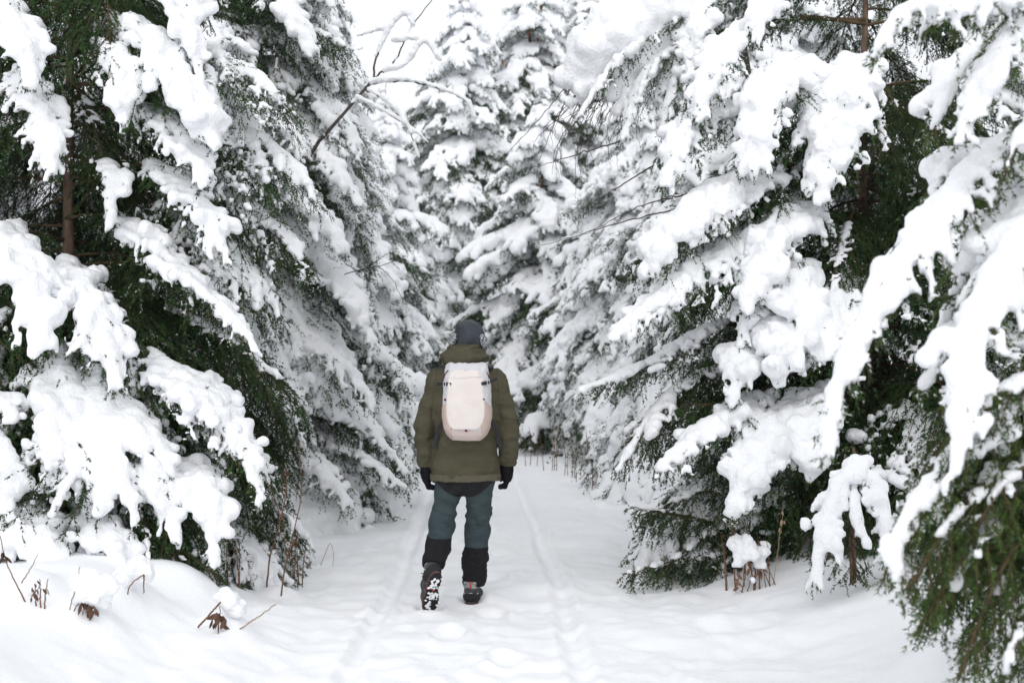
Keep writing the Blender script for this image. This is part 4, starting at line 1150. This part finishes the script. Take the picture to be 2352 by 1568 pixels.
zl = lambda P: 0.452 - 0.10 * (P[..., 0] - X_(1010))
add('lower_leg_panel', sdf_mesh('lower_leg_panel', lambda P: np.maximum(np.maximum(sd_legs(P, 'L') - leg_folds(P) - 0.003, P[..., 2] - zl(P)), P[..., 0] - X_(1056)),
                                (X_(960), 7.42, 0.1), (X_(1056), 8.1, 0.50), 0.0065, M_FROST, pb), person)
zr = lambda P: 0.362 + 0.0 * P[..., 0]
add('lower_leg_panel', sdf_mesh('lower_leg_panel', lambda P: np.maximum(sd_legs(P, 'R') - leg_folds(P) - 0.003, P[..., 2] - zr(P)),
                                (X_(1040), 7.9, 0.05), (X_(1130), 8.25, 0.40), 0.0065, M_FROST, pb), person)
# gloves: palm, four bent fingers, thumb
def glove(name, wrist, sgn):
    w_ = np.asarray(wrist, float)
    def pt(x, y, z): return w_ + np.array([sgn * x, y, z]) * np.array([1.25, 1.15, 1.12])
    def fn(P):
        d = sd_cone(P, pt(0, 0, .02), pt(0.0, .0, -.02), .044, .042)
        palm = sd_ell(P, pt(.000, .008, -.052), (.038, .052, .058))
        d = smin(d, palm, 0.02)
        for i, (fy, L1, L2) in enumerate(((.040, .030, .028), (.016, .034, .032), (-.010, .032, .029), (-.033, .026, .022))):
            a = pt(.000, fy, -.088); b = pt(-.008 + .0 * i, fy + .004, -.088 - L1); c = pt(-.034, fy + .006, -.086 - L1 - L2 * 0.25)
            f = smin(sd_cone(P, a, b, .0165, .0150), sd_cone(P, b, c, .0150, .0125), 0.004)
            d = smin(d, f, 0.006)
        th = smin(sd_cone(P, pt(-.010, .036, -.03), pt(-.022, .062, -.062), .015, .0125), sd_cone(P, pt(-.022, .062, -.062), pt(-.030, .060, -.092), .0125, .010), .005)
        d = smin(d, th, 0.010)
        return d - 0.0012 * ridge(P, (20, 20, 60), 41)
    add('glove', sdf_mesh('glove', fn, w_ - .13 - np.array([0, 0, .09]), w_ + .12, 0.0052, M_GLOVE, pb), person)
glove('glove', B(980, 1070, .03), -1)
glove('glove', B(1164, 1068, .03), 1)
# the body under the clothes, one skin
def sd_body(P):
    d = sd_ell(P, B(1076, 783, .025), (.072, .092, .100))
    d = smin(d, sd_cone(P, B(1076, 786, .108), B(1076, 778, .122), .012, .014), 0.015)      # nose
    d = smin(d, sd_ell(P, B(1076, 797, .07), (.045, .05, .035)), 0.02)                      # jaw
    d = smin(d, np.minimum(sd_ell(P, B(1047, 779, .02), (.012, .028, .034)), sd_ell(P, B(1105, 779, .02), (.012, .028, .034))), 0.006)
    d = smin(d, sd_cone(P, B(1074, 800, .01), B(1072, 850, 0), .055, .062), 0.03)
    d = smin(d, sd_ell(P, B(1071, 905), (.165, .10, .17)), 0.04)
    d = smin(d, sd_ell(P, B(1068, 1040), (.14, .09, .17)), 0.05)
    for arm in (armL, armR):
        d = smin(d, sd_chain(P, arm, [.045, .042, .036, .028]), 0.02)
    for h_, kn, an, dirn in ((hipL, kneeL, ankL, 1), (hipR, kneeR, ankR, 1)):
        d = smin(d, sd_chain(P, [h_, kn, an], [.075, .055, .040]), 0.03)
    return d
add('body', sdf_mesh('body', sd_body, (X_(950), 7.55, 0.1), (X_(1200), 8.25, Z_(728)), 0.016, M_SKIN, pb), person)
# boots, built flat with the heel at the origin and the toe along +Y, then posed
def boot(Mx, snowy, seed, sh=(0, .03, .15)):
    rng = np.random.RandomState(seed)
    width = lambda y: np.interp(y, [-.02, .0, .05, .12, .20, .26, .30], [.020, .034, .038, .037, .047, .043, .022])
    cxl = lambda y: np.interp(y, [0, .12, .2, .3], [0, -.003, .004, .008])
    def outline(P, g=0.0):
        y = np.clip(P[..., 1], -.015, .295)
        return np.hypot(np.maximum(np.abs(P[..., 0] - cxl(y)) - width(y) * 0.55, 0), P[..., 1] - y) - width(y) * 0.45 - g
    def upper(P):
        z = P[..., 2]
        foot = sd_chain(P, [(0, .03, .065), (0, .12, .07), (.003, .20, .05), (.006, .255, .045)], [.043, .045, .042, .036])
        shaft = sd_cone(P, (0, .035, .06), sh, .046, .050)
        d = smin(foot, shaft, 0.03)
        return np.maximum(d, np.maximum(.032 - z, z - .165)) - 0.002 * ridge(P, (14, 14, 30), 51)
    def band(z0, z1, g):
        return lambda P: smax(smax(outline(P, g), P[..., 2] - z1, 0.005), z0 - P[..., 2], 0.004)
    def sole(P):
        tread = 0.006 * (np.sin(P[..., 1] * 190 + 2.0 * np.abs(P[..., 0]) * 40) > 0.1) * (np.abs(P[..., 0]) > 0.006)
        arch = 0.010 * np.exp(-((P[..., 1] - .105) / .022) ** 2)
        return smax(smax(outline(P, 0.004), P[..., 2] - .022, 0.003), .002 + tread + arch - P[..., 2], 0.003)
    lo, hi = (-.075, -.07, -.012), (.11, .33, .18)
    def part(nm, fn, h, mat, l=lo, u=hi):
        me = sdf_mesh(nm, fn, l, u, h, mat); me.transform(Mx); me.transform(Matrix.Translation(-Vector(pb)))
        return add(nm, me, None)
    bt = part('boot', upper, 0.005, M_BOOT); bt.parent = person
    items = [part('midsole', band(.021, .034, .003), 0.0045, M_BOOT, u=(.08, .33, .05)),
             part('red_rand', band(.016, .0215, .0058), 0.004, M_RED, u=(.08, .33, .04)),
             part('sole', sole, 0.0042, M_SOLE, u=(.08, .33, .04)),
             part('boot_cuff', lambda P: np.maximum(np.maximum(np.abs(np.maximum(upper(P), -1)) - 0.004, .118 - P[..., 2]), P[..., 2] - .162), 0.005, M_BOOTGREY),
             part('heel_counter', lambda P: np.maximum(np.maximum(upper(P) - 0.0035, np.maximum(P[..., 1] - .055, P[..., 2] - .092 + 0.25 * np.abs(P[..., 0]))), .034 - P[..., 2]), 0.0045, M_SOLE),
             part('pull_tab', lambda P: np.maximum(np.maximum(np.abs(P[..., 0] - sh[0] * .7) - .0065, np.abs(upper(P)) - .007), np.maximum(P[..., 1] - 0.02, np.abs(P[..., 2] - .140) - .022)), 0.0035, M_RED)]
    # pale reflective line round the heel counter
    a = np.linspace(-1.1, 1.1, 15)
    ln = np.stack([np.sin(a) * .052, .030 - np.cos(a) * .0515, .084 + .006 * np.cos(a * 5)], 1)
    v, q = tubes([ln], [np.full(15, .0022)], 5)
    me = new_mesh('trim_line', v, q, True, [M_STEEL]); me.transform(Mx); me.transform(Matrix.Translation(-Vector(pb))); items.append(add('trim_line', me, None))
    lc = []
    for z in (.10, .118, .136):
        lc.append(np.array([[-.03, .075 + (.15 - z) * .5, z], [0, .092 + (.15 - z) * .5, z + .004], [.03, .075 + (.15 - z) * .5, z]]))
    v, q = tubes(lc, [np.full(3, .003)] * 3, 5)
    me = new_mesh('laces', v, q, True, [M_RED]); me.transform(Mx); me.transform(Matrix.Translation(-Vector(pb))); items.append(add('laces', me, None))
    if snowy:
        n = 70
        yy = rng.uniform(.0, .285, n); xx = rng.uniform(-1, 1, n) * width(yy) * 0.92 + cxl(yy)
        ok = (yy < .085) | (yy > .125) | (rng.rand(n) < .25)
        pp = np.stack([xx, yy, np.full(n, .0015)], 1)[ok]
        pts = np.concatenate([pp, pp + rng.normal(0, .004, pp.shape) * np.array([1, 1, .2])]); rd = np.tile(rng.uniform(.004, .0075, len(pp)), 2)
        me = blob_mesh('snow', pts, rd, 0.003, rng, M_SNOW); me.transform(Mx); me.transform(Matrix.Translation(-Vector(pb)))
        items.append(add('snow', me, None, kind='stuff'))
        y0 = np.array([[0.006, .105, .0085]])
        me = sdf_mesh('sole_badge', lambda P: sd_ell(P, (0.0, .108, .009), (.010, .009, .005)), (-.02, .09, 0), (.02, .13, .02), .003, M_RED)
        me.transform(Mx); me.transform(Matrix.Translation(-Vector(pb))); items.append(add('sole_badge', me, None))
    for it in items:
        it.parent = bt
gR = gz(X_(1083), 8.05)
boot(Matrix.Translation(Vector((at(1082, 1380, 8.03)[0], 8.03, gR - 0.010))) @ Matrix.Rotation(math.radians(-6), 4, 'Z'), False, 1)
boot(ML, True, 2, SHL)

# ------------------------------------------------------------------ the backpack he carries
YP = 7.70
kp_ = YP / F
XP = lambda px: (px - 1176) * kp_
ZP = lambda py: HC + (HY - py) * kp_
def Bp(px, py, Y=7.68): return at(px, py, Y)
po = np.array([XP(1071), YB - .15, ZP(1010)])
pack = thing('backpack', 'pale pink and light grey hiking backpack on the hiker\'s back', 'backpack', po)
PT = np.array([[833, 38, .045], [838, 45, .06], [850, 50, .085], [880, 54, .11], [920, 56, .13], [960, 56, .145], [985, 52, .145], [1000, 45, .13], [1008, 38, .11], [1012, 32, .09]])
pz = ZP(PT[:, 0])[::-1]; pw = (PT[:, 1] * kp_)[::-1]; pd = PT[:, 2][::-1]
YF = YB - .142
def sd_pack(P, g=0.0):
    x, y, z = P[..., 0] - XP(1071), P[..., 1], P[..., 2]
    a = np.interp(z, pz, pw) + g; dep = np.interp(z, pz, pd) + g
    u = np.abs(x) / a; v = np.abs(y - (YF + .02)) / (dep + .02)
    d = ((u ** 3.4 + v ** 3.4) ** (1 / 3.4) - 1) * np.minimum(a, dep)
    d = np.maximum(d, np.maximum(z - ZP(834), ZP(1011) - z) - g)
    return np.maximum(d, y - YB + 0.03)
PF = np.array([[849, 20], [852, 30], [858, 36], [870, 39], [900, 41.5], [930, 43.5], [955, 42.5], [970, 39], [980, 34], [986, 27]])
fz = ZP(PF[:, 0])[::-1]; fw = (PF[:, 1] * kp_ * 1.04)[::-1]
def sd_front2d(P):
    x, z = P[..., 0] - XP(1069), P[..., 2]
    w_ = np.interp(z, fz, fw)
    notch = 0.010 * np.exp(-((x + .0) / 0.012) ** 2)
    return smax(np.abs(x) - w_, np.maximum(z - ZP(849) + notch, ZP(986) - z), 0.008)
plo, phi = (XP(1005), YF - .20, ZP(1020)), (XP(1140), YB + .02, ZP(826))
wr = lambda P: 0.003 * ridge(P, (16, 16, 7), 61) + 0.002 * vnoise3(P * 35, 9)
add('pack_body', sdf_mesh('pack_body', lambda P: sd_pack(P) - wr(P) - 0.004 * ridge(P, (38, 10, 4), 63) * sstep(ZP(866), ZP(845), P[..., 2]), plo, phi, 0.0062, M_PACK, po), pack)
def sd_fp(P):
    seam = 0.0065 * np.exp(-((P[..., 2] - ZP(869) - .004 * np.sin((P[..., 0] - XP(1071)) * 18)) / .0035) ** 2)
    crease = 0.0035 * np.exp(-((np.abs(P[..., 0] - XP(1069) + 0.0) - .074 - .10 * (P[..., 2] - ZP(930)) * np.sign(P[..., 0] - XP(1069))) / .008) ** 2) * sstep(ZP(868), ZP(880), -P[..., 2] * 0 + (ZP(868) + ZP(880) - P[..., 2]))
    fold = .0035 * ridge(P * np.array((1, 1, 1)) + P[..., [2, 0, 0]] * 0.2, (11, 8, 4.5), 66)
    d = sd_pack(P, 0.010) - fold + seam + crease
    return smax(d, sd_front2d(P), 0.006)
def rear(fn): return lambda P: np.maximum(fn(P), P[..., 1] - (YF - 0.03))
add('front_panel', sdf_mesh('front_panel', rear(sd_fp), plo, phi, 0.0054, M_CREAM, po), pack)
add('base_panel', sdf_mesh('base_panel', lambda P: np.maximum(np.maximum(sd_pack(P, 0.004) - 0.4 * wr(P), P[..., 2] - ZP(988)), np.abs(P[..., 0] - XP(1071)) - 0.094 - 0.35 * (P[..., 2] - ZP(1000))), plo, phi, 0.0048, M_PINK2, po), pack)
for sgn in (-1, 1):
    def sd_pocket(P, sgn=sgn):
        x = (P[..., 0] - XP(1071)) * sgn
        top = ZP(918) - 1.1 * np.clip(x - .10, -.03, .05) + 0.01
        inner = .084 - 0.0 * x
        edge = np.interp(P[..., 2], [ZP(1012), ZP(1000), ZP(985), ZP(960), ZP(920)], [.072, .088, .088, .098, .112])
        return np.maximum(np.maximum(sd_pack(P, 0.006) - 0.5 * wr(P), P[..., 2] - top), edge - x)
    add('side_pocket', sdf_mesh('side_pocket', sd_pocket, plo, phi, 0.006, M_PINK, po), pack)
def ribbon(nm, pts, wid, thick, mat, nrm=(0, -1, 0), n=14):
    P = spline(pts, n) - po
    T = norm(np.gradient(P, axis=0)); N_ = norm(np.asarray(nrm, float) - (T @ np.asarray(nrm, float))[:, None] * T); S_ = np.cross(T, N_)
    ring = np.stack([P + S_ * wid / 2 + N_ * thick / 2, P - S_ * wid / 2 + N_ * thick / 2, P - S_ * wid / 2 - N_ * thick / 2, P + S_ * wid / 2 - N_ * thick / 2], 1)
    V = ring.reshape(-1, 3); Q = []
    for i in range(n - 1):
        for j in range(4):
            Q.append([i * 4 + j, i * 4 + (j + 1) % 4, i * 4 + 4 + (j + 1) % 4, i * 4 + 4 + j])
    Q.append([0, 3, 2, 1]); Q.append([n * 4 - 4, n * 4 - 3, n * 4 - 2, n * 4 - 1])
    return add(nm, new_mesh(nm, V, np.array(Q), False, [mat]), pack)
def on_pack(px, py, off=0.004):
    """point on the rear or side skin of the pack at a pixel"""
    x, z = XP(px), ZP(py)
    a = float(np.interp(z, pz, pw)); dep = float(np.interp(z, pz, pd))
    u = min(abs(x - XP(1071)) / a, 0.985)
    v = (1 - u ** 3.4) ** (1 / 3.4)
    return np.array([x, YF + .02 - v * (dep + .02) - off, z])
# compression straps run from the front panel round the side to the jacket
for pts, bk in (([(1036, 883), (1024, 882), (1016, 882)], (1023, 882)), ([(1106, 881), (1118, 879), (1126, 876)], (1119, 879))):
    W3 = [on_pack(x, y, 0.016) for x, y in pts]
    sg = -1 if pts[0][0] < 1071 else 1
    W3.append(np.array([XP(1071) + sg * .185, YB - .135, W3[-1][2] + (0.0 if sg < 0 else .015)]))
    s_ = ribbon('strap', W3, .020, .003, M_WEB)
    c = on_pack(bk[0], bk[1], 0.021) - po
    fr = []
    bw, bh = .014, .014
    loop = np.array([[-bw, 0, -bh], [bw, 0, -bh], [bw, 0, bh], [-bw, 0, bh], [-bw, 0, -bh]]) + c
    v, q = tubes([loop, np.array([[0, 0, -bh], [0, 0, bh]]) + c], [np.full(5, .0032), np.full(2, .0028)], 5)
    b_ = add('buckle', new_mesh('buckle', v, q, False, [M_STEEL]), s_)
# burgundy piping and tabs
for pts in ([(1029, 850), (1022, 858), (1017, 869), (1015, 876)], [(1113, 850), (1120, 860), (1125, 870)]):
    W3 = np.array([on_pack(x, y, 0.004) for x, y in pts]) - po
    v, q = tubes([spline(W3, 12)], [np.full(12, .0042)], 6)
    add('piping', new_mesh('piping', v, q, True, [M_BURG]), pack)
for x, y in ((1022, 918), (1110, 917), (1071, 988)):
    c = on_pack(x, y, 0.012) - po
    add('pull_tab', sdf_mesh('pull_tab', lambda P: sd_ell(P, c, (.009, .006, .008)), c - .02, c + .02, .003, M_BURG), pack)
# shoulder straps over the shoulders and their loose lower webbing
for sg in (-1, 1):
    cx = XP(1071)
    ribbon('shoulder_strap', [np.array([cx + sg * .085, YF - .02, ZP(838)]), np.array([cx + sg * .120, YB - .075, Z_(845)]), np.array([cx + sg * .135, YB, Z_(843)]), np.array([cx + sg * .135, YB + .09, Z_(856)]), np.array([cx + sg * .13, YB + .15, Z_(900)]),
                              np.array([cx + sg * .16, YB + .13, Z_(960)])], .05, .010, M_WEB, nrm=(0, -.3, 1))
    e = 1 if sg > 0 else 0
    ribbon('webbing', [np.array([cx + sg * .13, YF - .012, ZP(962)]), np.array([cx + sg * .172, YB - .125, ZP(985)]), np.array([cx + sg * .192, YB - .100, ZP(1010)]), np.array([cx + sg * .205, YB - .10, ZP(1035)])], .024, .003, M_WEB, nrm=(sg * .5, -1, 0))
